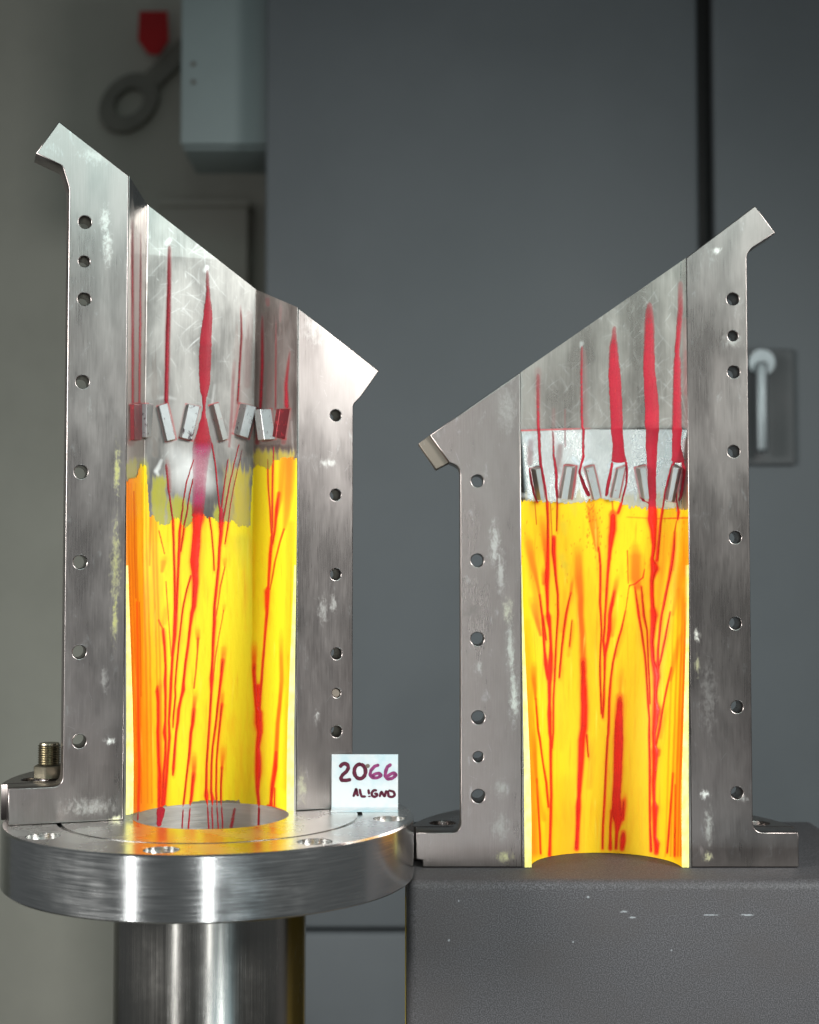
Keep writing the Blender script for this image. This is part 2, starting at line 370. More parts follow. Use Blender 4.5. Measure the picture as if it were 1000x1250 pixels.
# red dye runs: x, y, width (and, where it matters, opacity); the colour changes from crimson on steel to scarlet on paint
L_RUNS = [
 [(203,566,3.5,.55),(205,590,3.5,.8),(211,634,2.5),(212,662,2.2),(213,698,2.2),(213.5,740,2.6),(214,754,4),(213,775,4),(210.4,802,2.6),(209,826,2.8),(208,850,2.8),(206,880,2.3),(206.8,900,2.6),(205,924,2.4),(202.6,954,3),(199.5,984,3.5)],
 [(237,560,1.6),(228,588,2),(223.6,614,2.2),(221.8,632,2.6),(219.4,648,3),(218.8,668,2.6),(218.4,676,3),(217.6,696,2.4),(216.4,722,2.4),(215.8,740,2.4),(214.5,754,2.5)],
 [(236,584,2),(231,606,2),(228,628,2.4),(225,642,2.2),(223,657,2),(220.6,673,1.2)],
 [(253,329,4,.35),(254,355,7,.75),(254,384,11),(251.5,410,14),(250.6,432,15),(250,455,14),(250,468,13),(249.4,487,7),(249,497,4),(249,506,6.5),(248,528,15),(247.5,540,23,.9),(246.5,548,23,.6),(245,560,20,.45),(244,580,17,.42),(243.2,600,16,.5),(242,618,15,.7),(241,632,14)],
 [(258.5,540,2.5),(262,560,2.2),(264,576,2.4),(267,610,2.4),(269,625,3)],
 [(242,624,13),(240.4,648,9),(239,668,10),(237.4,686,10),(238.6,710,7.5),(236.8,740,5),(234.4,748,4),(232,766,2.6),(229.6,788,2.6),(226.6,808,2.4),(224,832,2.6),(223.6,842,4),(221,852,2.8),(218,866,3.2),(217,880,2.8),(215,894,2.2),(213.4,912,2.4),(211.6,937,2.8),(211,946,1.5)],
 [(233,703,1.6),(228,720,1.5),(223.6,740,1.4),(221.8,754,1.4),(218,788,1.4),(215,819,1.5),(213.6,838,1.4),(214,850,1.6),(211.6,874,1.6),(211,888,1)],
 [(255.4,630,1.4),(258.4,650,1.3),(260.8,680,1.3),(261.4,696,1.3)],
 [(278.5,560,1.3),(276,580,1.6),(274,592,1.8),(270.4,620,2.4)],
 [(292,542,1.4),(286,566,1.6),(280.6,590,2),(274,626,2.6),(271.5,638,3)],
 [(296,548,1,.6),(286.6,590,1.2),(280.6,622,1.4),(278,644,1.5),(274.6,664,1)],
 [(269.8,619,6.5),(269.8,636,6),(269.8,651,4),(268,668,2.8),(266.8,692,2.6),(263.8,722,3),(261.8,740,2.6),(261.8,758,3.6),(260.2,788,3),(259,814,2.6),(258.4,828,4.6),(258,844,2.6),(256,880,2.2),(254.6,900,2.2),(252.4,932,2.2),(251.8,962,2.6),(251.9,971,4.6),(253,980,2.6),(253.4,984,2)],
 [(272,806,4,.8),(270.4,824,3),(268,844,2.6),(265.6,864,2.2),(263.8,880,2),(263,888,2.2),(259.6,912,2),(258.4,930,2),(257.8,966,2.4),(259.6,976,4),(259.2,984,2)],
 [(271,860,3,.8),(269,880,2.2),(266.8,900,1.8),(264.4,930,1.8),(263.8,966,1.8),(265,984,1.8)],
 [(271,937,2.6,.8),(270,954,1.9),(269.8,976,1.8),(270.4,984,1.8)],
 [(326.8,560,1.2,.8),(327.5,590,1.2),(329.8,620,1.3),(331.6,650,1.4)],
 [(334,545,2),(333.2,580,1.6),(332.8,600,1.4),(332.8,638,1.6),(332,660,2)],
 [(340.6,602,3,.8),(338,621,3.2),(335.8,648,2.2),(332.8,664,2)],
 [(331.8,656,2.4),(331.6,664,3),(330.4,676,3.2),(328.6,704,2.6),(328,715,2.2),(326.6,722,6),(326.2,740,4.2),(326.2,748,3.2),(323.2,784,2.2),(320.8,814,2.2),(319,838,2.6),(317,864,2.4),(316.6,872,3)],
 [(310.4,812,4,.7),(310.2,820,4),(311.8,844,3.6),(313.6,864,4.2),(316,871,8.5),(315.8,882,8.5),(317.2,894,6.6),(314.8,912,5),(315.4,926,7),(315.4,942,7.5),(314.8,954,5),(314.6,966,3.6),(316,978,3),(316.2,985,3.2)],
 [(315.6,838,5),(315.4,850,4.5),(314,864,3)],
 [(337.5,918,2),(336.4,936,4.6),(332.8,960,4.5),(331.4,976,3),(331,984,4)],
 [(335.9,962,1),(335.4,984,1)],
 [(326.8,983,1.4),(336,986,1.8),(346,990,1.4)],
 [(199,768,2.6),(200.8,790,2.4),(202,814,2),(201.4,832,3),(202,850,2.4),(201.6,880,2.2),(200.8,894,4),(202,906,2.2),(201.4,928,2.6),(199.6,944,2.4),(197.8,984,3)],
 [(192,838,2,.7),(191.8,844,4),(193,856,2.6),(193,880,2.6),(192.4,894,3.4),(193.6,930,3),(194.8,944,4),(194.2,978,4),(193.8,985,3.5)],
 [(236.8,866,3.4,.7),(235,884,3.6),(233,894,3),(231.4,918,2.6),(229,937,2),(226,964,1.8),(223.6,985,2)],
 [(236.2,945,4,.7),(235.6,952,4),(233.8,972,3),(232.2,984,2.6)],
 [(166.6,735,1.4,.7),(167.6,800,1.6,.8),(168.4,880,2),(169.4,930,2.4),(169.4,955,2.4),(168.4,990,2.2)],
]
L_RUNS += [[(161.8,270,2.6,.1),(162,340,3.2,.7),(162.3,493,3.2,.8)], [(171.9,284,2,.1),(171.4,384,3.8,.75),(170.2,493,3,.8)], [(206.6,300,4.4,.3),(206.2,360,5.2,.7),(204.5,420,6,.75),(203,491,5.4,.85)], [(294.4,378,1.6,.2),(295,408,2.2,.6),(290.2,490,2.2,.7)],
           [(320.2,386,3.4,.15),(320.2,444,4.4,.65),(318,498,4.2,.75)], [(337,392,1.6,.2),(336.5,498,2,.6)], [(353.8,430,2.4,.15),(349.6,468,4.6,.6),(350.2,498,7,.75)]]
L_THIN = [
 [(194,648,1.1),(200.8,676,1.1)], [(202.6,710,1),(203.8,730,1),(206,760,1.2),(208,790,1.2),(208.6,801,1)],
 [(274.6,692,1.6),(269,716,1.8),(266,740,1.6),(263.8,752,1.6)], [(273,745,1.2),(271.6,754,1.2),(267.4,776,1.2),(263,802,1.2),(260.8,826,1.4)],
 [(241.6,780,3),(241,796,2),(239,820,1.8),(236.8,840,2)], [(347,646,2.4),(342,662,2),(336,686,2.4),(333,704,2),(330,720,1.2)],
 [(163,600,1.4),(164,680,1.6),(165.5,730,1.6)], [(170,735,1.2),(171.5,800,1.2),(172,850,1)], [(193.6,757,2),(196,763,2),(199,768,1.6)],
]
R_RUNS = [
 [(750.4,398,6,.3),(749.2,422,10,.8),(750.4,458,15),(752.3,494,15),(753.3,521,14.6),(753,524,14.6),(754.8,542,14),(755.4,556,16),(756,565,20)],
 [(747.5,564,4),(746.2,574,4),(743,590,6),(740,606,4.5)],
 [(764,562,4),(765.6,573,3.6),(765,590,3),(759,614,3),(754.5,626,3)],
 [(793,369,8,.3),(793,398,12,.8),(792.4,446,14),(796,494,17),(796,521,17.4),(796.8,524,16.2),(795.6,548,14),(795.8,572,11),(796,590,10),(797,606,9),(796,612,9),(797,624,10),(796.4,634,11),(798,648,8),(798.6,666,4.6),(797,678,3.6),(796,683,4),(798.6,690,8.5),(799.6,694,9.5),(797.4,702,6),(796,708,4.6),(796,726,4.2),(797,740,4.6),(797.6,746,7),(798.6,752,8.4),(797.4,764,6),(796,783,4.6),(797.4,807,4.4),(800.6,816,8),(802,826,8),(800.8,838,5.5),(800.4,847,4.2),(800.4,857,5),(801.6,867,8.6),(800.4,880,7),(798.6,895,4.6),(798.6,903,4),(799,910,4),(800.3,917,8.4),(799.6,935,5.4),(798.3,955,4.6),(798.7,978,2.8),(800,986,7.4),(799.8,994,6),(799.6,1006,4.6),(799.6,1022,3.8),(802,1030,6.6),(801.7,1041,5)],
 [(783,607,3),(786,612,6),(792,613,6),(796,618,5)],
 [(824,562,4),(819,573,4),(811.8,602,3),(810.6,612,3),(807,634,2.2),(804.6,660,2.6),(802.2,684,3.4)],
 [(830.8,343,8,.15),(830.8,379,9,.55),(827.2,422,8.5,.85),(826.7,470,10,.9),(826.7,521,12,.9),(826.8,524,12.4),(826,542,10.6),(827.4,558,14),(828,565,18)],
 [(833,562,5),(835.5,574,5),(834,590,4),(831,606,5),(829,612,4)],
 [(826,600,2),(826.8,618,2.6),(828.6,625,3.2),(827.4,634,1.6)],
 [(823.8,650,2.4,.7),(822.6,672,3,.85),(820,690,2.8),(816.6,708,2),(811.8,732,2.6),(808,750,2.2),(807,757,2.2),(803.4,793,2.2),(803.4,811,3),(802.4,822,3)],
 [(710.8,422,4,.35),(710,458,4,.7),(710.8,521,4.4,.8),(712.8,524,5,.8),(712,542,4.4,.8),(712.4,558,4),(709,570,4),(707.5,577,4),(713,592,6.5),(719,606,7.5)],
 [(657,456,6,.25),(657,502,5,.7),(657.6,521,5.4,.8),(658,531,5.4,.85),(659.6,564,5,.9),(665.6,593,3.6),(668,612,3),(669,636,2.2),(669,660,2.8),(669,684,3.6),(667.8,702,5.2),(667.8,714,4.6),(668.4,732,3.2),(668.6,746,2.8),(669.6,753,6),(671.4,767,3.2),(672.6,787,2.8),(672.6,801,4.6),(671.4,817,6.4),(670.8,835,4),(670.8,859,3.2),(670.8,871,4.6),(671.4,895,3.6),(672.2,901,3),(672.2,931,2.6),(672.9,972,2.4),(671.5,1026,2.6),(670.8,1044,3.6)],
 [(675,526,3,.5),(676,554,4,.7),(679,578,5,.9),(679.8,602,4),(680.4,614,1.6),(679.8,648,1.2)],
 [(676,656,4.6),(676,674,4.8),(677.4,690,3.2),(679,708,2.6),(681,726,2.2),(681.4,750,2.2),(680.4,763,1.8),(678.6,793,1.6),(677.4,823,1.6),(675.6,853,1.5),(675.4,895,1.4),(673.8,913,1.2)],
 [(646,572,2.4),(649,590,4),(653,606,4),(656,613,2)],
 [(730.8,668,1.4),(732,677,1.8),(733,690,2),(733,720,2.2),(732.6,736,2.4),(733.8,752,1.9),(734.4,769,1.8),(733,799,1.5),(732.6,823,1.7),(733.8,853,1.8),(734.4,871,1.6)],
 [(748.4,627,7.5,.85),(748.2,646,8),(746.4,656,7),(744.6,672,4.2),(743.4,684,3.2),(741.6,708,2.4),(740.4,726,2.4),(738.8,750,2.2),(738.6,763,2),(736.8,781,2.2),(738.6,799,3),(738,829,1.7),(737.4,853,2.4),(736,876,2)],
 [(750,722,3,.6),(747,738,4),(744.6,750,4),(744,769,4.6),(742,783,3.2),(738.6,799,2.6)],
 [(763.8,745,1.2,.7),(759,767,1.5),(753,787,1.6),(748,811,1.8),(745.8,829,2),(744,853,2.6),(742.8,895,2.4),(741.8,901,2.2),(740,938,2.2),(738.4,972,2.2),(736.4,1006,2.2),(735.7,1036,2.2)],
 [(757,850,7,.35),(756.6,863,8.6,.8),(756,875,9),(755.4,895,10),(755.4,904,11),(754.7,931,10),(754,951,9.5),(752.7,972,9.5),(753,990,12),(754.5,1004,9),(753.2,1016,3.6),(752,1036,2.6)],
 [(747,990,3.4),(745.6,1005,2.8),(745.2,1019,2.6),(745.2,1036,4)], [(761.4,978,4,.7),(760,1000,4)], [(761,1016,5,.7),(760.4,1026,6.4),(759.5,1036,5)],
 [(775,716,1.6,.7),(779.4,748,2.6),(783,769,2.2),(787.8,803,2),(789.6,829,1.7),(791.4,859,2),(793,877,1.7),(792.8,897,2.1),(793.5,931,2),(793.5,972,2),(793.8,1006,2),(794.9,1039,3)],
 [(783,716,2,.8),(786,751,2.4),(790,769,1.5),(791.4,805,1.4),(793,835,1.4),(793.8,859,1.4)],
 [(818.4,747,1.6,.8),(813,775,1.7),(807,805,1.8),(803.8,816,2)],
 [(820,815,1.4,.7),(814,841,1.6),(809.4,865,1.4),(805.8,887,2.2),(803.7,897,2.2),(801,910,2)],
 [(822,944,1.6,.7),(818,999,1.8),(815,1041,2)], [(824.8,958,1.4,.6),(824,1045,2.2,.8)],
 [(658.8,726,2,.7),(661.8,750,2),(664.8,795,2.6),(666.6,811,4.6),(669,829,3)], [(663,751,1.4),(666.6,781,1.6)],
 [(654,853,2,.7),(656.4,889,1.8),(658.6,901,1.6),(662.7,931,1.4),(666.7,955,2),(669.5,985,2)], [(655,951,1.6,.7),(657.9,999,1.3),(659.9,1042,1.6)],
 [(712,806,6,.55),(712.8,841,7.6),(713.4,865,8.4),(712.8,889,8.4),(710.3,903,8),(709.6,924,7.4),(708.2,947,6),(706.9,972,4.2),(706.2,985,6),(705.5,1006,4.2),(704.8,1021,4.2),(704,1036,5)],
 [(697,724,2.2,.7),(693.6,738,2),(691,751,2.4),(688,773,2.1),(685.8,793,1.8),(682.8,827,1.6)], [(716.4,897,1.4),(718.4,924,1.2)], [(698.4,757,1.2,.6),(695.4,789,1.2,.8)],
]
R_THIN = [[(653,612,1),(655,640,1)], [(672,612,1),(674,655,1)], [(747.5,612,1.2),(748.5,628,2)], [(826,636,1),(823.8,650,2)], [(768,716,1),(764,745,1)], [(766,672,1.2),(767,712,1.2)]]

# --- paint maps
mL = Map(138, 378, 200, 1030); mLc = Map(138, 378, 200, 1030)      # film on steel / colour of the coat
mR = Map(622, 862, 290, 1080); mRc = Map(622, 862, 290, 1080)
def soft_top(q):                                       # a smear fades in from a narrow faint top
    x, y, w, a = q[0]; x1, y1, w1, a1 = q[1]; return [(x, y - 3, w * .45, a * .05), (x, y + 3, w * .85, a * .45), (x * .6 + x1 * .4, y * .6 + y1 * .4, w * .7 + w1 * .3, a * .9)] + list(q[1:])
def hairlines(m, x0, x1, y0, y1, n, seed):             # fine brush marks along the flow
    r = random.Random(seed)
    for k in range(n):
        x, y = r.uniform(x0, x1), r.uniform(y0, y1); l = r.uniform(15, 110); a = r.uniform(.08, .32); dx = r.gauss(0, l * .03)
        m.stroke([(x, y, .7, 0), (x + dx * .3, y + l * .3, r.uniform(.8, 1.8), a), (x + dx, y + l, .7, 0)], r.choice([BR, OR, OR, (0.85, 0.80, 0.10)]), 0.6, k)
def base_coat(m, col, seed):
    n = vnoise(m.X * 0.10, m.Y * 0.018, seed); n2 = vnoise(m.X * 0.5, m.Y * 0.06, seed + 1)
    m.c[:] = np.array(col); m.a[:] = 1.0
    m.over(sstep(0.5, 0.85, n) * 0.22, OR); m.over(sstep(0.55, 0.85, n2) * 0.12, OR)
mLc.gain = 1.3; mRc.gain = 1.3
base_coat(mLc, Y1, 21); base_coat(mRc, (0.80, 0.53, 0.009), 31)
for x0, w, a in ((158, 22, .75), (170, 16, .45), (188, 12, .30)):
    mLc.stroke([(x0 - 3, 575, w, a), (x0, 680, w, a), (x0 + 4, 780, w * 1.5, a * 1.1), (x0 + 8, 900, w * 1.6, a), (x0 + 10, 995, w * 1.5, a)], OR, 0.9, int(x0))
for x, a in ((156, .5), (160, .5), (165, .6), (173, .4), (178, .4), (186, .35), (190, .35)):
    mLc.stroke([(x, 590, 1.5, a * .4), (x + 1, 680, 2.5, a), (x + 5, 800, 2.5, a), (x + 7, 980, 2, a * .7)], BR, 0.7, int(x))
mLc.stroke([(354, 556, 16, .75), (352, 600, 14, .7), (350, 630, 9, .6), (347, 646, 4, .5)], OR, 0.8, 4); mLc.stroke([(346, 560, 10, .5), (342, 610, 6, .6), (338, 630, 3, .6)], OR, 0.7, 5)
mLc.stroke([(355, 640, 12, .3), (352, 760, 12, .3), (352, 960, 14, .35)], OR, 0.9, 6)
for q in ([(201, 679, 9, .55), (198, 697, 4, .5)], [(184, 622, 3, .6), (183.5, 650, 3, .5), (182.5, 690, 2, .5)], [(274.6, 679, 7, .35), (274.4, 690, 3, .6)], [(274.6, 735, 6, .3), (273, 746, 2, .5)],
          [(274, 787, 8.5, .45), (273, 800, 7, .6), (271, 820, 3.6, .8)], [(272, 842, 6.5, .5), (271, 858, 4.6, .7), (269.5, 872, 2.6, .8)], [(273, 909, 8.5, .4), (272, 924, 6.4, .6), (271, 938, 3.4, .8)],
          [(310.6, 783, 8.5, .5), (310.6, 802, 7, .75), (310.3, 818, 5, .8)], [(314.5, 832, 7, .6), (315.4, 846, 5, .8)], [(319.5, 876, 6, .6), (320, 894, 4, .5)],
          [(343.6, 768, 6.5, .35), (343.6, 802, 5.4, .6), (344.2, 832, 5.6, .65), (342.4, 856, 5.2, .8), (339.4, 884, 6, .85), (338, 912, 5.8, .85), (336, 940, 5.6, .9)],
          [(241, 765, 7.5, .4), (241.6, 779, 5, .7)], [(239, 845, 6.5, .55), (236.8, 862, 5.2, .8), (235.2, 880, 4.6, .8)], [(236.8, 918, 8.5, .5), (236.8, 937, 6.6, .75), (235.8, 952, 4.4, .8)],
          [(199, 764, 7, .5), (200.5, 785, 4, .5)], [(196, 830, 9, .5), (194, 850, 6, .5), (195, 960, 8, .5)], [(205, 735, 8, .25), (200, 760, 8, .3)]): mLc.stroke(soft_top(q), (0.80, 0.13, 0.003), 0.7, int(q[0][0]))
mLc.stroke([(295, 660, 18, .25), (296, 690, 10, .1)], (0.45, 0.42, 0.05), 0.9, 9)
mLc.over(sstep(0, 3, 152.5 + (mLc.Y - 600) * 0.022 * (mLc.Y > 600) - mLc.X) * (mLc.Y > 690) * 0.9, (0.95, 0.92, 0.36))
# right coat
for q in ([(644, 655, 12, .4), (648, 675, 11, .55), (652, 695, 7, .65), (656, 712, 3.5, .7), (660, 735, 2.6, .7)], [(650, 730, 12, .5), (655, 755, 7, .7), (660, 775, 4, .7)], [(651.6, 808, 9, .5), (651.6, 829, 7, .75), (653.5, 853, 3, .8)],
          [(651.5, 890, 8, .5), (652.4, 920, 6, .7), (655, 955, 3, .7)], [(662, 630, 10, .45), (665, 660, 8, .65), (667, 690, 4, .8)], [(663.5, 692, 6, .6), (664, 712, 5, .7)],
          [(721, 613, 10, .5), (725, 635, 12, .55), (728, 655, 8, .6), (730, 672, 4, .7)], [(717, 614, 4, .6), (722, 645, 3, .6), (728, 672, 2.4, .6)],
          [(705, 664, 12, .3), (706, 680, 11, .5), (707, 705, 12, .7), (709, 730, 9, .75), (709, 752, 8, .85), (711, 775, 8.4, .9), (711.6, 800, 9, .9), (712.3, 820, 8.4, .9)], [(699, 705, 4, .6), (697, 724, 3, .7)],
          [(775, 660, 8, .4), (776, 680, 17, .65), (776, 705, 17, .7), (779, 716, 10, .7)], [(778, 714, 12, .4), (783, 750, 8, .3)], [(754, 702, 7, .5), (750.5, 722, 5.4, .75), (747.5, 738, 4.6, .8)], [(750, 745, 10, .45), (747, 775, 6, .5)],
          [(757, 846, 9.6, .6), (757, 860, 9.4, .8)], [(763, 968, 6.4, .7), (762.4, 985, 5.4, .8), (760.5, 1000, 4.4, .8)], [(762, 1015, 7, .7), (761, 1030, 6, .8)], [(806, 912, 5, .6), (805, 922, 4, .6)], [(805, 858, 5, .5), (806, 872, 4, .5)],
          [(822, 655, 10, .45), (821, 690, 7, .55), (815, 715, 4, .5)], [(759, 815, 6, .35), (757, 845, 3, .4)], [(832, 770, 5, .45), (825, 800, 7, .5), (819, 830, 4, .5)]): mRc.stroke(soft_top(q), (0.80, 0.13, 0.003), 0.75, int(q[0][0]))
mRc.stroke([(838, 640, 20, .4), (838, 680, 16, .6), (830, 715, 14, .55), (838, 760, 16, .6), (838, 830, 14, .7), (833, 900, 16, .65), (829, 1040, 18, .65)], OR, 0.9, 61)
mRc.stroke([(828, 720, 6, .4), (822, 750, 4, .4)], OR, 0.8, 62)
for x, a in ((836, .6), (840, .6), (832, .5), (827, .4), (821, .3)): mRc.stroke([(x + 3, 700, 2, 0), (x, 800, 2.4, a), (x - 5, 940, 2.4, a), (x - 8, 1045, 2, a)], BR, 0.7, int(x))
mRc.stroke([(644, 760, 10, .2), (647, 880, 12, .5), (652, 1040, 14, .6)], OR, 0.9, 63); mRc.stroke([(690, 1030, 60, .0), (690, 960, 30, .18), (690, 1040, 40, .25)], OR, 0.9, 64)
for k in range(45):
    x, y = random.uniform(715, 735), random.uniform(612, 672); mRc.stroke([(x, y, random.uniform(.6, 1.3), .35), (x + random.uniform(-1, 1), y + random.uniform(.5, 3), .8, .6)], RD, 0.4, k)
for k in range(70):
    x, y = random.uniform(637, 845), random.uniform(620, 740); mRc.stroke([(x, y, random.uniform(.6, 1.4), .4), (x + random.uniform(-1, 1), y + random.uniform(.5, 4), .6, .3)], BR, 0.5, k)
mRc.stroke([(768, 715, 1.4, .7), (775, 713, 1.6, .8), (785, 705, 1.6, .8), (787, 695, 1.2, .7)], RD, 0.5, 7)
mRc.stroke([(765, 631, 1, .4), (800, 633, 1, .6), (844, 632, 1.4, .9)], RD, 0.4, 8)
for x, y in ((650, 620), (688, 640), (686, 680), (700, 616), (690, 690)): mRc.stroke([(x, y, 10, .16), (x + 2, y + 12, 5, .12)], (0.35, 0.36, 0.06), 0.9, x)
hairlines(mLc, 152, 362, 590, 940, 110, 1); hairlines(mRc, 638, 846, 620, 1000, 130, 2)
for m, seed in ((mLc, 5), (mRc, 6)): m.over(sstep(0.62, 0.9, vnoise(m.X * 0.9, m.Y * 0.25, seed)) * 0.10, (0.6, 0.35, 0.0))
# dye on the coat also stains the coat round each run
for m, runs in ((mLc, L_RUNS), (mRc, R_RUNS)):
    for k, rn in enumerate(runs): m.stroke([(p[0] + 0.6, p[1] + 2, p[2] * 1.7 + 2.2, .22) for p in rn if p[1] > 540], (0.80, 0.13, 0.003), 0.95, k + 9)
for q in ([(640, 640, 8, .3), (650, 700, 10, .4), (660, 760, 6, .4)], [(690, 720, 8, .3), (686, 770, 5, .4)], [(742, 640, 10, .25), (738, 720, 6, .3)], [(815, 640, 12, .3), (808, 700, 8, .35), (803, 750, 5, .4)], [(786, 740, 7, .35), (792, 800, 6, .35)], [(650, 940, 8, .4), (664, 1000, 6, .4)],
          [(818, 760, 8, .35), (808, 800, 5, .4)], [(816, 860, 8, .3), (806, 900, 5, .35)], [(700, 760, 8, .35), (694, 800, 5, .3)], [(764, 760, 9, .3), (752, 800, 6, .35)], [(724, 900, 8, .25), (720, 960, 8, .25)]): mRc.stroke(soft_top(q), OR, 0.95, int(q[0][0]))
for m, runs in ((mLc, L_RUNS), (mRc, R_RUNS)):
    for k, rn in enumerate(runs): m.stroke([(p[0], p[1], p[2] * 1.25 + 0.4, (p[3] if len(p) > 3 else 1) * .75) for p in rn if p[1] > 540], (0.76, 0.035, 0.004), 0.5, k)
for m, runs in ((mLc, L_THIN), (mRc, R_THIN)):
    for k, rn in enumerate(runs): m.stroke([(p[0], p[1], p[2], .8) for p in rn], BR, 0.4, k + 50)

# films wiped on bare steel, left half
OLV, MUS, CRF = (0.36, 0.36, 0.02), (0.50, 0.40, 0.02), (0.19, 0.014, 0.018)
for q, a in (([(161.8, 268, 3), (162, 340, 3.4), (162.3, 495, 3.4)], .75), ([(171.9, 283, 2), (171.4, 384, 3.6), (170.2, 495, 3)], .75), ([(207, 300, 4.4), (206.2, 360, 5), (204.5, 420, 6), (203, 492, 5.4)], .85),
             ([(293.8, 374, 1.6), (295, 408, 2), (290.2, 492, 2.2)], .7), ([(286, 440, 4), (283, 500, 3), (280, 545, 2.4)], .5), ([(320.2, 384, 3.6), (320.2, 444, 4.4), (317.8, 500, 4)], .75), ([(337, 389, 1.6), (336.5, 500, 2)], .6),
             ([(353.8, 427, 2.4), (349, 468, 5), (350.2, 500, 8)], .7), ([(326, 362, 7), (327, 372, 4)], .5), ([(343, 368, 4), (342, 392, 2)], .35), ([(305, 380, 10), (302, 470, 8)], .22), ([(292, 470, 8), (286, 520, 8)], .35),
             ([(165, 290, 10), (165, 490, 10)], .25), ([(330, 440, 8), (328, 520, 9)], .25), ([(316, 500, 4), (314, 540, 6)], .7), ([(350, 500, 6), (346, 540, 6)], .6), ([(204, 560, 6), (207, 600, 4)], .5), ([(162, 500, 8), (160, 540, 10)], .4)):
    mL.stroke(soft_top([(x, y, w + .6, min(1, a * 1.3)) for x, y, w in q]), CRF, 0.6, int(q[0][0]))
n = vnoise(mL.X * 0.35, mL.Y * 0.06, 44); n3 = vnoise(mL.X * 0.25, mL.Y * 0.25, 45)
def zone(m, x0, x1, ytop, ybot, col, a, fe=2.0, rag=8):
    e = (vnoise(m.X * 0.6, m.Y * 0.02 + x0, 50) - .5) * rag * 1.8; xw = (vnoise(m.X * 0.2, m.Y * 0.10, 51) - .5) * 7
    k = sstep(0, fe + 1.5, m.X - x0 + xw) * sstep(0, fe + 1.5, x1 - m.X - xw) * sstep(0, 9, m.Y - ytop - e) * sstep(0, 4, ybot - m.Y)
    m.over(k * a * (0.75 + 0.4 * vnoise(m.X * 0.35, m.Y * 0.05, int(x0))).clip(0, 1), col)
zone(mL, 154, 170, 556, 600, OLV, .7); zone(mL, 169, 182, 556, 640, OLV, .6); zone(mL, 184, 204, 578, 650, OLV, .92); zone(mL, 202, 228, 602, 650, OLV, .9); zone(mL, 216, 238, 612, 650, OLV, .85)
zone(mL, 260, 272, 614, 650, OLV, .9); zone(mL, 269, 296, 566, 650, MUS, .55, 6, 24); zone(mL, 284, 309, 568, 650, MUS, .85, 4, 14); zone(mL, 308, 340, 546, 580, (0.55, 0.48, 0.02), .85); zone(mL, 338, 362, 548, 580, (0.55, 0.45, 0.02), .8)
zone(mL, 150, 356, 975, 1010, (0.25, 0.25, 0.04), .5)
for z_ in ((157, 182, 258, 560, (0.10, 0.082, 0.072), .50), (181, 197, 440, 560, (0.12, 0.09, 0.075), .45), (282, 313, 400, 560, (0.15, 0.085, 0.07), .40), (312, 361, 400, 545, (0.15, 0.10, 0.085), .30)): zone(mL, *z_, 5, 40)
zone(mR, 636, 846, 300, 522, (0.13, 0.10, 0.08), .30, 3, 60)
# films on the right half
for q, a in (([(648, 540, 8), (647, 565, 7)], .35), ([(684, 545, 7), (681, 575, 7)], .35), ([(690, 500, 1.2), (690, 545, 1.2)], .5), ([(657, 452, 8), (657, 520, 8)], .25), ([(676, 500, 5), (676, 520, 5)], .25), ([(712, 430, 8), (714, 520, 9)], .30),
             ([(838, 430, 6), (838, 520, 8)], .35), ([(837, 540, 10), (838, 606, 12)], .35), ([(836, 390, 5), (836, 480, 6)], .3)): mR.stroke([(x, y, w, a) for x, y, w in q], CRF, 0.8, int(q[0][0]))
mR.stroke([(636, 525.5, 1.5, .9), (690, 523.8, 1.5, .9), (720, 523, 1.2, .5)], (0.6, 0.05, 0.06), 0.4, 3)
zone(mR, 838, 846, 590, 640, (0.6, 0.25, 0.08), .6); zone(mR, 636, 846, 602, 640, (0.55, 0.45, 0.2), .35, 3, 16)
def scuffs(m, boxes, seed):                            # fine scratches and rubbed spots
    r = random.Random(seed); s = Map(m.xs[0], m.xs[-1], m.ys[0], m.ys[-1])
    for (x0, x1, y0, y1, n, lmax, a) in boxes:
        for k in range(n):
            x, y = r.uniform(x0, x1), r.uniform(y0, y1); an = r.choice([r.uniform(0, 6.28), r.gauss(0.9, .25), r.gauss(2.4, .2)]); l = r.uniform(2, lmax); b = r.uniform(-.12, .12); a_ = a * r.uniform(.05, .5)
            s.stroke([(x, y, .5, a_ * .6), (x + l * .5 * math.cos(an), y + l * .5 * math.sin(an), .6, a_), (x + l * math.cos(an + b), y + l * math.sin(an + b), .6, .1)], (1, 1, 1), 0.3, k)
    return s
sL = scuffs(mL, [(190, 262, 275, 420, 80, 34, .7), (185, 310, 300, 540, 70, 16, .5), (315, 360, 380, 500, 30, 12, .5), (190, 262, 545, 605, 30, 12, .7)], 3)
for q in ([(204, 297, 6, .35), (207, 293, 5, .5)], [(251, 330, 6, .35), (253, 326, 5, .45)], [(192, 487, 3, .15), (203, 484, 5, .25), (214, 487, 3, .12)], [(197, 562, 4, .4), (191, 575, 6, .7), (193, 580, 4, .5)], [(262, 470, 3, .15), (258, 500, 3, .15)], [(356, 515, 2, .25), (358, 550, 2, .3)]): sL.stroke(q, (1, 1, 1), 0.8, 2)
sL.stroke([(215, 556, 30, .35), (232, 575, 55, .55), (255, 590, 30, .4)], (1, 1, 1), 0.9, 5)  # reflected light on the down-facing patch, painted into the scuff map
sR = scuffs(mR, [(640, 842, 440, 522, 150, 22, .55), (740, 842, 350, 520, 110, 30, .55), (640, 842, 528, 606, 110, 14, .6)], 4)
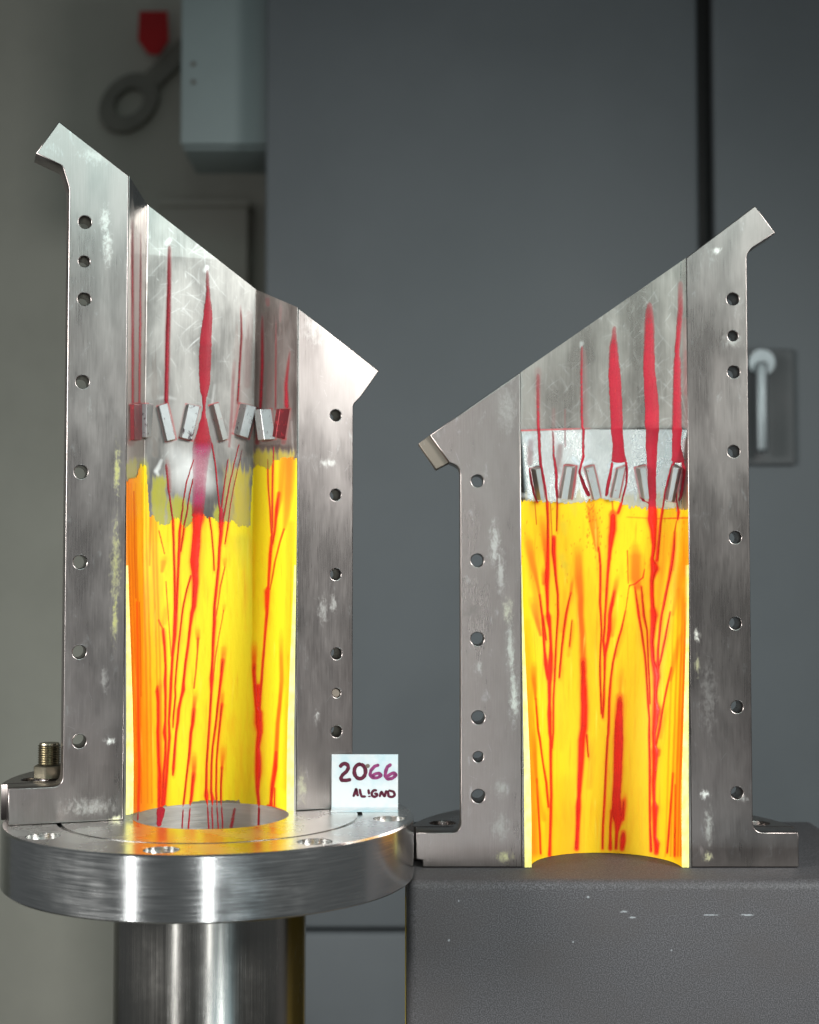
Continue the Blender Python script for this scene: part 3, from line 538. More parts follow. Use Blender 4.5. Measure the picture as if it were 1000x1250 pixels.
for q in ([(645, 535, 9, .5), (650, 548, 5, .3)], [(700, 560, 5, .6), (706, 566, 3, .5)], [(714, 566, 6, .7), (720, 563, 5, .7)], [(745, 569, 6, .9), (758, 567, 7, .9)], [(710, 419, 5, .35), (709, 423, 3, .3)], [(636, 604, 5, .7), (655, 607, 4, .5)]): sR.stroke(q, (1, 1, 1), 0.8, 2)

TABS_L = [([(158.5, 494), (171, 492), (171, 536), (159, 537)], .1, .9, .002, 2), ([(171, 493), (181, 493), (178, 533), (171, 534)], .05, .9, .004, 0),
          ([(192, 496), (205, 492), (215, 536), (202, 539)], .1, .85, .0035, 0), ([(227, 493), (244.5, 497), (235, 538), (218.5, 534)], .15, .9, .0035, 0),
          ([(255, 495), (266, 492), (278, 536), (266, 539)], .4, .95, .0045, 1), ([(292, 492), (314, 498), (304, 536), (284, 529)], .45, .95, .0045, 0),
          ([(316, 501), (332, 499), (337, 536), (321, 538)], .05, .55, .0045, 0), ([(343, 500), (355, 499), (349, 536), (338, 533)], .1, .5, .0045, 2)]
TABS_R = [([(647, 572), (659.5, 570), (664.5, 607), (654, 610)], .52, .98, .0045, 1), ([(689, 568), (704, 569), (698.5, 609), (682, 607)], .15, .62, .004, 1), ([(713.5, 571), (725, 568), (733.5, 606), (723.5, 608)], .1, .9, .004, 1),
          ([(753, 572), (764, 568), (756, 607), (745.5, 606)], .1, .85, .004, 1), ([(775, 571), (788, 568), (792, 607), (782, 608)], .4, .95, .004, 1), ([(820.5, 568), (834, 571), (824.5, 613), (813.5, 609)], .05, .5, .005, 1)]
for m, tabs in ((mL, TABS_L), (mR, TABS_R)):
    for i, (q, *_r) in enumerate(tabs):
        for k in range(4):
            (xa, ya), (xb, yb) = q[k], q[(k + 1) % 4]; a = random.uniform(.35, .9) if m is mR or k in (0, 2) else random.uniform(.1, .7)
            m.stroke([(xa, ya, 2.2, a), ((xa + xb) / 2, (ya + yb) / 2, random.uniform(1.5, 4), a), (xb, yb, 2.2, a)], (0.36, 0.012, 0.02), 0.6, i * 4 + k)
# --- coat outline in the photograph
topL = np.array([(148, 600), (153, 588), (158, 583), (166, 583), (169, 572), (171, 566), (179, 567), (181, 600), (183, 630), (186, 627), (190, 634), (194, 638), (200, 641), (206, 638), (211, 632), (218, 630), (222, 640), (229, 644), (236, 630), (245, 625), (254, 631), (262, 632), (267, 636), (276, 636), (285, 634), (290, 641), (305, 642), (306.5, 600), (309, 571), (314, 566), (321, 568), (329, 572), (333, 562), (345, 558), (356, 557), (364, 559)])
botL = np.array([(146, 1000), (166, 992), (175, 993), (181, 989), (184.6, 995), (190, 989), (201, 984), (209, 986), (223, 987), (229, 983), (236, 979.5), (249, 977.5), (270, 977.5), (292, 978), (294, 988), (300, 988), (309, 984), (316, 984), (320, 986), (327, 984), (337, 993), (346, 996), (366, 999)])
topR = np.array([(632, 610), (660, 611), (680, 613), (700, 613), (715, 611), (735, 608), (744, 609), (757, 612), (765, 616), (775, 618), (790, 619.5), (800, 618), (812, 619), (825, 620), (838, 621), (850, 626)])

def build_trough(tr, parent, name, steel, film, coatmap, scuff, top, bot, ns, nv):
    U, Dp, Z = tr.grid(ns, nv); nr, nc = U.shape
    px, py = tr.fr.px(U, Dp, Z)
    fc, fa = film.sample(px, py); sc, sa = scuff.sample(px, py)
    V = np.stack([U, Dp, Z], -1).reshape(-1, 3); idx = np.arange(nr * nc).reshape(nr, nc)
    Q = np.stack([idx[:-1, :-1], idx[:-1, 1:], idx[1:, 1:], idx[1:, :-1]], -1).reshape(-1, 4)
    # close the casting behind: top edge, bottom edge, the two sides and the back
    loop = np.concatenate([idx[0, :], idx[1:, -1], idx[-1, -2::-1], idx[-2:0:-1, 0]]); nb = len(loop)
    VB = V[loop].copy(); VB[:, 1] = BACK; base = len(V); V2 = np.concatenate([V, VB]); k = np.arange(nb); k2 = (k + 1) % nb
    QB = np.stack([loop[k2], loop[k], base + k, base + k2], -1)
    Lk = base + np.array([nc - 1 + nr - 1 + (nc - 1) + j for j in range(nr - 1)]); Rk = base + np.array([nc - 1 + j for j in range(nr)])
    Lfull = np.concatenate([[base], base + nb - 1 - np.arange(nr - 2), [base + nc - 1 + nr - 1 + nc - 1]]); Rfull = base + nc - 1 + np.arange(nr)
    QK = np.stack([Rfull[:-1], Lfull[:-1], Lfull[1:], Rfull[1:]], -1)
    film4 = np.concatenate([fc.reshape(-1, 3), fa.reshape(-1, 1)], 1); film4 = np.concatenate([film4, np.zeros((nb, 4))])
    sc4 = np.repeat(np.concatenate([sa.ravel(), np.zeros(nb)])[:, None], 4, 1)
    me = np_mesh('duct_channel', V2, np.concatenate([Q, QB, QK]), {'film': film4, 'scuff': sc4})
    ch = mesh_obj('duct_channel', me, steel, parent, 24)
    # the coat of yellow paint, a shell of its own a little proud of the steel
    j = (vnoise(px * 0.45, py * 0.45, 71) - .5) * 4.2 + (vnoise(px * 1.3, py * 1.3, 72) - .5) * 2.4 + (vnoise(px * 0.8, py * 0.04, 73) - .5) * 7
    inside = py > np.interp(px, top[:, 0], top[:, 1]) + j
    if bot is not None: inside &= py < np.interp(px, bot[:, 0], bot[:, 1]) + j * 0.4
    # ragged outer edge on the face strips
    su = np.abs(U) / SEAM; inside &= su < 0.9995
    cc, _ = coatmap.sample(px, py)
    strip = (Dp < 0.0006) & (py > 690)
    tn = vnoise(px * 0.25, py * 0.12, 81)[..., None]
    cc = np.where(strip[..., None], np.array((0.80, 0.70, 0.10)) * (1 - tn) + np.array((0.84, 0.80, 0.36)) * tn, cc)
    P3 = np.stack([U, Dp, Z], -1)
    du = np.gradient(P3, axis=1); dz = np.gradient(P3, axis=0); N = np.cross(du, dz); N /= np.linalg.norm(N, axis=-1, keepdims=True) + 1e-12
    N = np.where(N[..., 1:2] > 0, -N, N)
    th = 0.00012 + 0.00016 * vnoise(px * 0.3, py * 0.05, 91)
    PC = (P3 + N * th[..., None]).reshape(-1, 3)
    qi = inside[:-1, :-1] & inside[:-1, 1:] & inside[1:, 1:] & inside[1:, :-1]
    QC = Q.reshape(nr - 1, nc - 1, 4)[qi]
    used = np.unique(QC); remap = np.full(len(PC), -1); remap[used] = np.arange(len(used))
    me = np_mesh('paint_coat', PC[used], remap[QC], {'film': np.concatenate([cc.reshape(-1, 3)[used], np.ones((len(used), 1))], 1)})
    coat = mesh_obj('paint_coat', me, M_COAT, parent, 60)
    return ch, coat

def dye_run(tr, pts, ytop, parent, k, lift=0.00035):
    p = np.array([(q[0], q[1], q[2], q[3] if len(q) > 3 else 1.0) for q in pts], float)
    t = np.concatenate([[0], np.cumsum(np.hypot(np.diff(p[:, 0]), np.diff(p[:, 1])))]); n = max(4, int(t[-1] / 1.3)); tt = np.linspace(0, t[-1], n)
    X, Y, W, A = [np.interp(tt, t, p[:, i]) for i in range(4)]
    W = np.where((W < 9) & (W > 2), W * 0.74 + 0.1, np.where(W <= 2, W * 0.82, W))
    if W[0] < 3.2 and Y[0] > ytop(X[0]) + 12: W = W * (0.35 + 0.65 * sstep(0, 16, tt))
    ker = np.ones(5) / 5
    if n > 12:
        for arr in (X, W): arr[2:-2] = np.convolve(arr, ker, 'valid')
    X = X + (vnoise(tt * 0.16, tt * 0, 200 + k) - .5) * 0.7
    J = np.minimum(W, 3.0)
    wl = W * 0.5 + J * 0.25 * (vnoise(tt * 0.35, tt * 0 + 3, 300 + k) - .5) + (vnoise(tt * 0.9, tt * 0, 500 + k) - .5) * 0.4
    wr = W * 0.5 + J * 0.25 * (vnoise(tt * 0.35, tt * 0 + 7, 400 + k) - .5) + (vnoise(tt * 0.9, tt * 0, 600 + k) - .5) * 0.4
    end = sstep(0, 2.5, tt) * sstep(0, 2.0, t[-1] - tt); wl = np.maximum(wl, .35) * (0.3 + 0.7 * end); wr = np.maximum(wr, .35) * (0.3 + 0.7 * end)
    fr = [-1, -0.45, 0.0, 0.45, 1]; cols = [X + np.where(f < 0, wl, wr) * f for f in fr]; hs = [0.15, 0.8, 1.0, 0.8, 0.15]
    PX = np.stack(cols, 1); PY = np.repeat(Y[:, None], 5, 1)
    u, d, z = tr.hit(PX.ravel(), PY.ravel())
    r = ray(PX.ravel(), PY.ravel()) @ tr.fr.M.T; r /= np.linalg.norm(r, axis=1, keepdims=True)
    H = np.tile(np.array(hs), n) * lift * (0.8 + 0.2 * np.minimum(np.repeat(W, 5), 4) / 4) + 0.00022
    V = np.stack([u, d, z], 1) - r * H[:, None]
    on = sstep(-3, 4, Y - ytop(X))[:, None]; c = np.array(CR) * (1 - on) + np.array(RD) * on
    c = c * (0.80 + 0.4 * vnoise(tt * 0.05, tt * 0, 700 + k))[:, None]
    if k == 3:
        fl = (sstep(538, 550, Y) * (1 - sstep(608, 624, Y)))[:, None]; c = c * (1 - fl) + np.array((0.50, 0.035, 0.15)) * fl
    edge = np.array([0.55, 1, 1, 1, 0.55]); C = np.zeros((n, 5, 4)); C[..., :3] = c[:, None, :]; thin = (1 - sstep(1.2, 2.6, W))[:, None, None] * on[:, :, None] * 0.6; C[..., :3] = C[..., :3] * (1 - thin) + np.array((0.46, 0.035, 0.002)) * thin
    C[..., 3] = A[:, None] * np.where(A[:, None] < .95, edge, np.array([0.75, 1, 1, 1, 0.75]))
    idx = np.arange(n * 5).reshape(n, 5); Q = np.stack([idx[:-1, :-1], idx[1:, :-1], idx[1:, 1:], idx[:-1, 1:]], -1).reshape(-1, 4)
    me = np_mesh('dye_streak', V, Q, {'film': C.reshape(-1, 4)})
    return mesh_obj('dye_streak', me, M_DYE, parent, 80)

def vg(tr, quad, f0, f1, h, mat, parent, face=None):
    """a small vortex tab: base outline in the photograph (tl, tr, br, bl), its top between fractions f0..f1 of the width"""
    q = np.array(quad, float); u, d, z = tr.hit(q[:, 0], q[:, 1]); b = np.stack([u, d, z], 1)
    nrm = np.cross(b[1] - b[0], b[3] - b[0]); nrm /= np.linalg.norm(nrm)
    if nrm[1] > 0: nrm = -nrm
    L = lambda a, c, t: b[a] * (1 - t) + b[c] * t
    top = [L(0, 1, f0), L(0, 1, f1), L(3, 2, f1), L(3, 2, f0)]
    bm = bmesh.new(); lo = [bm.verts.new(p - nrm * 0.001) for p in b]; hi = [bm.verts.new(p + nrm * h) for p in top]
    bm.faces.new(hi); bm.faces.new(lo[::-1])
    for i in range(4): bm.faces.new((lo[i], lo[(i + 1) % 4], hi[(i + 1) % 4], hi[i]))
    bmesh.ops.bevel(bm, geom=list(bm.edges), offset=0.00022, segments=1, affect='EDGES')
    return from_bm('vortex_tab', bm, mat, parent)

def tab_metal(name, tint, dirt, dcol):
    t = NT(name); n = t.noise(330, t.coord((1, 1, 0.6)), 4, 0.7, 0.5); w = t.noise(90, t.coord(), 3)
    m = t.ramp(n, 0.60 - dirt, 0.70 - dirt); c = t.mix(m, t.mix(t.ramp(w, .3, .7), tuple(x * .85 for x in tint), tint), dcol)
    t.set(Base_Color=c, Metallic=t.math('SUBTRACT', 0.75, t.math('MULTIPLY', m, 0.7)), Roughness=0.38); t.bump(n, 0.15, 0.0003); return t.m
M_TAB = tab_metal('bright tab metal', (0.56, 0.58, 0.58), 0.03, (0.06, 0.03, 0.04)); M_TABG = tab_metal('grey tab metal', (0.42, 0.42, 0.40), -0.02, (0.30, 0.06, 0.06)); M_TABR = tab_metal('dye stained tab metal', (0.20, 0.03, 0.035), 0.04, (0.40, 0.012, 0.02))

# ---- left half
WH, YG, GW, DK = (0.72, 0.74, 0.70), (0.50, 0.50, 0.10), (0.55, 0.60, 0.54), (0.05, 0.04, 0.04)
ML_PLATE = worn_steel('worn steel left half', (0.290, 0.262, 0.250), [(128, 270, 8, 26, WH, .5), (131, 300, 8, 30, WH, .45), (116, 190, 26, 14, WH, .3), (134, 905, 9, 6, WH, .9), (143, 575, 6, 40, YG, .65), (141, 690, 8, 70, YG, .5), (140, 760, 6, 30, YG, .6), (128, 830, 6, 20, WH, .25), (110, 985, 40, 14, WH, .35), (142, 1000, 9, 5, (0.8, .78, .5), .9), (394, 745, 9, 22, WH, .28), (407, 738, 6, 16, WH, .35), (400, 565, 14, 7, WH, .45), (368, 960, 9, 26, (0.6, .6, .35), .45), (387, 875, 5, 12, WH, .5), (385, 400, 22, 30, WH, .18)], 0.30, LF)
ML_CH = attr_steel('scratched duct steel left', (0.36, 0.34, 0.32), 0.32)
duct_l = thing('duct_half', 'steel duct half with deep angular yellow painted trough standing on round flange', 'duct half', LF.o, YAW)
TH = 0.020
lp = poly_px(LF, [(72, 151), (158, 215)]); sx = -SEAM - 0.0001
zc = lambda u: cutL_c + cutL_k * u
FT = 0.0215; FW2 = 0.1185                             # foot height and half width
st = [float(LF.at(np.array(x), np.array(y))[0]) for x, y in ((81.0, 560.0), (431.0, 700.0))]
arm = poly_px(LF, [(44, 187), (60, 195), (83, 209)])
out = [(sx, 0.0002), (sx, zc(sx)), (lp[0][0], zc(lp[0][0])), arm[0], (st[0] - 0.004, arm[2][1] + 0.003), (st[0], arm[2][1] - 0.010), (st[0], FT), (-FW2, FT), (-FW2, 0.0002)]
hl = [(104, 271, 7.4), (103, 319, 6.4), (103, 365, 7.4), (101, 466, 7.6), (99, 576, 7.8), (98, 686, 7.8), (97, 796, 7.8), (97, 905, 7.8)]
hole = lambda fr, L: [(*[float(v) for v in fr.at(np.array(float(x)), np.array(float(y)))], r * P) for x, y, r in L]
slab('side_plate', fillet(out, {4: 0.004, 5: 0.006, 6: 0.006}), hole(LF, hl), 0, TH, ML_PLATE, duct_l)
rp = poly_px(LF, [(463, 453), (441, 484), (431, 494)]); sx2 = SEAM + 0.0001
out = [(sx2, 0.0002), (FW2, 0.0002), (FW2, FT), (st[1], FT), (st[1], rp[2][1]), rp[1], (rp[0][0], zc(rp[0][0])), (sx2, zc(sx2))]
hr = [(410, 507, 7), (410, 604, 7), (410, 701, 7), (411, 798, 7), (411, 846, 5.6), (411, 893, 7)]
slab('side_plate', fillet(out, {3: 0.006, 4: 0.005, 5: 0.002}), hole(LF, hr), 0, TH, ML_PLATE, duct_l)
pn = hole(LF, [(411, 846, 5.0)])[0]
bm = bmesh.new(); bmesh.ops.create_cone(bm, cap_ends=True, segments=28, radius1=pn[2], radius2=pn[2], depth=0.016)
for v in bm.verts: v.co = (v.co.x + pn[0], 0.0095 + v.co.z, v.co.y + pn[1])
from_bm('dowel_pin', bm, M_MILL, duct_l, 40)
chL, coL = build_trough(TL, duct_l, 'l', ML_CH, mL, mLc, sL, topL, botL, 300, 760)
ytl = lambda x: np.interp(x, topL[:, 0], topL[:, 1])
for k, rn in enumerate(L_RUNS): dye_run(TL, rn, ytl, coL, k)
for q, f0, f1, h, m in TABS_L: vg(TL, q, f0, f1, h, (M_TAB, M_TABG, M_TABR)[m], duct_l)
# half flange behind the plate with its bolt holes
def half_flange(parent, mat, r=0.1235, h=FT):
    pts = [(r * math.cos(a), r * math.sin(a)) for a in np.linspace(0, math.pi, 64)]
    cu_holes = [(0.1065 * math.cos(math.radians(a)), 0.1065 * math.sin(math.radians(a)), 0.0085) for a in (18, 55, 125, 162)]
    yb = TH + 0.0004
    pts = [(x, y) for x, y in pts if y > yb]; S = SEAM + 0.0006; B_ = BACK + 0.0006
    pts = [(math.sqrt(r * r - yb * yb), yb)] + pts + [(-math.sqrt(r * r - yb * yb), yb), (-S, yb), (-S, B_), (S, B_), (S, yb)]
    o = slab('rear_flange', pts, cu_holes, 0, h, mat, parent, 0.0006)
    me = o.data; n = len(me.vertices); co = np.empty(n * 3, np.float32); me.vertices.foreach_get('co', co); co = co.reshape(-1, 3)
    new = np.stack([co[:, 0], co[:, 2], co[:, 1] + 0.0002], -1)
    me.vertices.foreach_set('co', new.ravel()); me.flip_normals(); me.update(); return o
half_flange(duct_l, ML_PLATE)

# ---- right half
MR_PLATE = worn_steel('worn steel right half', (0.272, 0.244, 0.230), [(604, 665, 9, 40, WH, .45), (612, 700, 8, 36, WH, .35), (623, 790, 7, 50, GW, .55), (628, 850, 8, 46, GW, .75), (620, 745, 9, 20, (0.6, .62, .45), .55), (613, 962, 13, 14, GW, .30), (616, 1046, 13, 10, (0.62, .62, .30), .75), (612, 1010, 16, 22, GW, .25), (577, 745, 16, 15, (0.09, 0.075, 0.07), .5), (585, 815, 5, 12, WH, .4), (851, 775, 5, 12, (0.8, .8, .7), .7), (851, 812, 4, 18, (0.6, .6, .25), .5), (860, 970, 8, 8, WH, .8), (865, 1010, 8, 30, GW, .40), (864, 1046, 8, 9, (0.6, .6, .3), .7), (857, 1040, 5, 8, DK, .5), (865, 850, 14, 60, WH, .14), (907, 975, 8, 6, WH, .35), (620, 500, 16, 40, WH, .18), (895, 416, 16, 12, WH, .25), (874, 306, 9, 6, WH, .6)], 0.30, RF)
MR_CH = attr_steel('scratched duct steel right', (0.33, 0.31, 0.285), 0.27)
duct_r = thing('duct_half', 'steel duct half with flat upper panel and yellow half-round trough standing on dark block', 'duct half', RF.o, 0)
zr = lambda u: cutR_c + cutR_k * u
A = poly_px(RF, [(525, 530), (549, 565), (562, 600), (635, 900), (508, 1018), (508, 1048), (516, 1059)])
out = [(-SEAM - .0001, 0.0002), (-SEAM - .0001, zr(-SEAM)), (A[0][0], zr(A[0][0])), A[1], (A[2][0], A[1][1] - 0.002), (A[2][0], FT), (A[4][0], FT), (A[4][0], 0.005), (A[6][0], 0.0045), (A[6][0], 0.0002)]
hl = [(583, 587, 7.6), (583, 684, 7.9), (583, 780, 8.2), (584, 876, 8.2), (584, 924, 6.4), (584, 972, 8.2)]
slab('side_plate', fillet(out, {3: 0.003, 4: 0.007, 5: 0.006}), hole(RF, hl), 0, TH, MR_PLATE, duct_r)
B = poly_px(RF, [(922, 251), (947, 284), (938, 290), (914, 305), (916, 700), (975, 1018)])
out = [(SEAM + .0001, 0.0002), (B[5][0], 0.0002), (B[5][0], FT), (B[4][0], FT), (B[4][0], B[3][1] - 0.003), (B[3][0] + 0.002, B[3][1] + 0.001), B[1], B[0], (SEAM + .0001, zr(SEAM))]
hr = [(895, 365, 7.6), (895, 410, 6.4), (896, 454, 7.6), (896, 551, 7.5), (898, 656, 7.5), (898, 761, 7.5), (900, 863, 7.5), (900, 968, 7.5)]
slab('side_plate', fillet(out, {3: 0.007, 4: 0.006, 5: 0.004}), hole(RF, hr), 0, TH, MR_PLATE, duct_r)
# brown end block of the left arm
e = poly_px(RF, [(524.6, 531), (511, 541.6), (532.4, 572.8), (548.4, 564.6)], 0.003)
slab('end_block', e, [], 0.003, 0.018, M_MILL, duct_r, 0.0004)
chR, coR = build_trough(TR, duct_r, 'r', MR_CH, mR, mRc, sR, topR, None, 280, 720)
ytr = lambda x: np.interp(x, topR[:, 0], topR[:, 1])
for k, rn in enumerate(R_RUNS): dye_run(TR, rn, ytr, coR, k + 60)
for q, f0, f1, h, m in TABS_R: vg(TR, q, f0, f1, h, (M_TAB, M_TABG, M_TABR)[m], duct_r)
half_flange(duct_r, MR_PLATE)

# ------------------------------------------------------------------ round flange on its pipe
M_FL = machined('turned flange steel', (0.70, 0.70, 0.69), 0.17, 0.3, (1, 1, 60)); M_PIPE = machined('pipe steel', (0.42, 0.40, 0.37), 0.20, 0.3, (60, 60, 0.3))
M_BORE = machined('bored steel', (0.62, 0.62, 0.60), 0.42, 0, (1, 1, 30))
M_FTOP = machined('flange steel', (0.66, 0.65, 0.63), 0.25, 0, (1, 1, 1))
stand = thing('flange_stand', 'shiny round steel flange with bolt holes on an upright steel pipe', 'flange', (FLX, 0, FLZ))
RFL, TFL = 0.1225, 0.0355
prof = [(R_IN, 0), (0.0885, 0), (0.0885, -0.0016), (0.0915, -0.0016), (0.0915, 0), (RFL - 0.001, 0), (RFL, -0.001), (RFL, -TFL + 0.001), (RFL - 0.001, -TFL), (R_IN, -TFL)]
bm = lathe(prof, 192); bmesh.ops.recalc_face_normals(bm, faces=bm.faces); me = bpy.data.meshes.new('flange_disc'); bm.to_mesh(me); bm.free()
fd = bpy.data.objects.new('flange_disc', me); scene.collection.objects.link(fd)
cb = bmesh.new()
for k in range(8):
    a = math.radians(-90 - 6 + 45 * k); x, y = 0.1085 * math.cos(a), 0.1085 * math.sin(a)
    r = bmesh.ops.create_cone(cb, cap_ends=True, segments=32, radius1=0.0098, radius2=0.0098, depth=0.009)
    for v in r['verts']: v.co.x += x; v.co.y += y
cme = bpy.data.meshes.new('cut'); cb.to_mesh(cme); cb.free(); cut = bpy.data.objects.new('cut', cme); scene.collection.objects.link(cut)
md = fd.modifiers.new('b', 'BOOLEAN'); md.object = cut; md.operation = 'DIFFERENCE'; md.solver = 'EXACT'
me2 = bpy.data.meshes.new_from_object(fd.evaluated_get(bpy.context.evaluated_depsgraph_get())); bpy.data.objects.remove(fd); bpy.data.objects.remove(cut); me2.name = 'flange_disc'
fd = mesh_obj('flange_disc', me2, M_FL, stand, 30); me2.materials.append(M_FTOP); me2.materials.append(M_BORE)
for p in me2.polygons:
    if abs(p.normal.z) > 0.9: p.material_index = 1
    elif math.hypot(p.center.x, p.center.y) < R_IN + 0.001: p.material_index = 2
pz = -(FLZ - FLOOR) + 0.0005
bm = lathe([(R_IN, -TFL - 0.0003), (0.0575, -TFL - 0.0003), (0.0575, pz), (R_IN, pz)], 128); from_bm('pipe', bm, M_PIPE, stand, 40)
# dye that ran down into the bore: strips on the bore wall
class Bore:
    fr = Frame((FLX, 0, FLZ), 0.0)
    def hit(s, px, py):
        r = ray(px, py) @ s.fr.M.T; c = s.fr.c; a = r[:, 0] ** 2 + r[:, 1] ** 2; b = c[0] * r[:, 0] + c[1] * r[:, 1]; k = c[0] ** 2 + c[1] ** 2 - R_IN ** 2
        t = (-b + np.sqrt(np.maximum(b * b - a * k, 0))) / a; p = c + r * t[:, None]; return p[:, 0], p[:, 1], p[:, 2]
for k, rn in enumerate([[(197, 985, 11), (195.5, 998, 9), (194, 1009, 8)], [(223.6, 988, 2), (222.4, 1012, 2.4)], [(232, 986, 2.4), (230, 1013, 2.6)], [(253.4, 984, 2.2), (255, 1013, 2.2)], [(259, 984, 2), (259.8, 1013, 2)], [(265, 984, 1.8), (266.6, 1013, 1.8)], [(270.4, 984, 2), (272, 1013, 2)], [(286.6, 986, 4, .6), (284, 1000, 5, .7), (281.8, 1012, 6, .6)], [(316.2, 985, 3.4), (315.4, 1010, 3)], [(168.6, 992, 2.4), (168.4, 1002, 2.4)]]):
    dye_run(Bore(), rn, lambda x: x * 0 + 2000, fd, 150 + k, 0.0001)

# ------------------------------------------------------------------ dark block under the right half
t = NT('speckled dark grey block')
g = t.noise(1500, t.coord(), 2, 0.6); g2 = t.noise(9, t.coord(), 3); sk = t.noise(420, t.coord(), 3, 0.6)
c = t.mix(t.ramp(g, 0.40, 0.68), (0.034, 0.032, 0.034), (0.098, 0.094, 0.100)); c = t.mix(t.ramp(sk, 0.72, 0.80, 0, .6), c, (0.35, 0.35, 0.36))
c = t.mix(t.ramp(t.noise(14, t.coord((1, 1, 1.6), (2, 5, 1)), 5, 0.65), 0.40, 0.66, 0, 0.45), c, (0.052, 0.046, 0.045))
chip_n = t.noise(700, t.coord(), 4, 0.7)
for (cx_, cy_, rx_, ry_, rot) in ((762, 1113, 5, 1.6, 0.7), (772, 1120, 5, 1.4, 0.2), (868, 1117, 12, .9, 0), (912, 1117, 9, 1.3, -.1), (718, 1095, 2, 1.5, 0), (590, 1072, 12, 1, 0), (548, 1148, 1.6, 1.6, 0), (560, 1100, 1.4, 1.4, 0), (700, 1150, 1.2, 1.2, 0), (820, 1160, 1.3, 1.3, 0)):
    w = at_y(cx_, cy_, -0.012); bxm = float(at_y(497, 1088, RY - 0.030)[0]) + 0.14; k_ = 0.0005
    v = t.coord((1 / (rx_ * k_), 0, 1 / (ry_ * k_)), (-(float(w[0]) - bxm) / (rx_ * k_), 0, -float(w[2]) / (ry_ * k_)))
    ln_ = t.new('ShaderNodeVectorMath', operation='LENGTH'); t.ln(v, ln_.inputs[0])
    c = t.mix(t.ramp(t.math('ADD', ln_.outputs['Value'], t.math('MULTIPLY', t.math('SUBTRACT', chip_n, 0.5), 2.2)), 1.1, 0.3, 0, 0.45), c, (0.45, 0.48, 0.50))
t.set(Base_Color=c, Roughness=0.62, Specular_IOR_Level=0.35); t.bump(g, 0.12, 0.0004); M_BLK = t.m
bz = RF.o[2]; bx0 = float(at_y(497, 1088, RY - 0.030)[0])
blk = thing('support_block', 'dark grey speckled square block with rounded top edge under the duct', 'block', (bx0 + 0.14, RY, FLOOR))
from_bm('block_body', box_bm(-0.14, 0.16, -0.036, 0.17, 0.0005, bz - 0.0003, 0.006, 4), M_BLK, blk, 30)
sd = from_bm('side_board', box_bm(-0.1412, -0.1404, -0.026, 0.16, 0.0005, bz - 0.012, 0.0004, 1), painted('ochre board', lin(150, 128, 52), 0.6), blk)

# ------------------------------------------------------------------ sign with hand lettering
SY = 0.0215
def sp3(px, py, dy=0.0): return at_y(px, py, SY + dy)
M_SIGN = NT('white enamelled sheet'); cl = M_SIGN.noise(30, M_SIGN.coord(), 4, 0.6)
M_SIGN.set(Base_Color=M_SIGN.mix(M_SIGN.ramp(cl, .42, .66), (0.50, 0.52, 0.53), (0.33, 0.46, 0.50)), Roughness=0.35, Metallic=0.15); M_SIGN = M_SIGN.m
sg0, sg1 = sp3(405, 921), sp3(486, 982); szb = FLZ + 0.0004
sign = thing('sign_plate', 'small white folded sheet sign hand lettered 20 66 on the flange', 'sign', (float(sg0[0] + sg1[0]) / 2, SY, szb))
hw = float(sg1[0] - sg0[0]) / 2; ht = float(sg0[2]) - szb
bm = bmesh.new(); prof = [(0, ht), (0, 0.0035), (-0.0006, 0.0012), (-0.0035, 0.0003), (-0.009, 0.0003)]
prof2 = [(0.0011, ht), (0.0011, 0.0032), (0.0004, 0.0006), (-0.0032, -0.0003), (-0.009, -0.0003)]
for x in (-hw, hw):
    pass
va = [[bm.verts.new((x, y, z)) for y, z in prof + prof2[::-1]] for x in (-hw, hw)]
n = len(va[0])
for i in range(n): bm.faces.new((va[0][i], va[0][(i + 1) % n], va[1][(i + 1) % n], va[1][i]))
bm.faces.new(va[0]); bm.faces.new(va[1][::-1])
from_bm('folded_sheet', bm, M_SIGN, sign, 30)
M_INK = painted('dark maroon marker ink', lin(70, 14, 36), 0.5, 0.35, 0.3, 400); M_INK2 = painted('purple marker ink', lin(112, 44, 88), 0.5, 0.3, 0.3, 400)
def zs(p): return [(395 + .12 * x, 910 + .12 * y) for x, y in p]
def ell(cx, cy, rx, ry): return [(cx + rx * math.sin(a), cy - ry * math.cos(a)) for a in np.linspace(0.1, 2 * math.pi + 0.25, 22)]
def letter(name, strokes, w, mat):
    V, Fc = [], []
    for li, st_ in enumerate(strokes):
        p = np.array(zs(st_)); tt = np.concatenate([[0], np.cumsum(np.hypot(*np.diff(p, axis=0).T))]); n = max(8, int(tt[-1] / 0.7)); ti = np.linspace(0, tt[-1], n)
        x, y = np.interp(ti, tt, p[:, 0]), np.interp(ti, tt, p[:, 1])
        if n > 10:
            for _ in range(2): x[1:-1] = (x[:-2] + x[1:-1] * 2 + x[2:]) / 4; y[1:-1] = (y[:-2] + y[1:-1] * 2 + y[2:]) / 4
        dx, dy = np.gradient(x), np.gradient(y); l = np.hypot(dx, dy) + 1e-9; nx, ny = -dy / l, dx / l
        ww = w / 2 * (0.85 + 0.3 * vnoise(ti * 0.4, ti * 0, li + len(name))) * (0.55 + 0.45 * np.minimum(1, np.minimum(np.arange(n), n - 1 - np.arange(n)) / 2.0))
        for k in range(n):
            for sgn in (-1, 1):
                q = at_y(x[k] + sgn * nx[k] * ww[k], y[k] + sgn * ny[k] * ww[k], SY - 0.00012 - 0.00002 * li); V.append(tuple(np.array(q) - np.array([float(sg0[0] + sg1[0]) / 2, SY, szb])))
        b = len(V) - 2 * n; Fc += [(b + 2 * k, b + 2 * k + 1, b + 2 * k + 3, b + 2 * k + 2) for k in range(n - 1)]
    me = bpy.data.meshes.new(name); me.from_pydata(V, [], Fc); return mesh_obj(name, me, mat, sign)
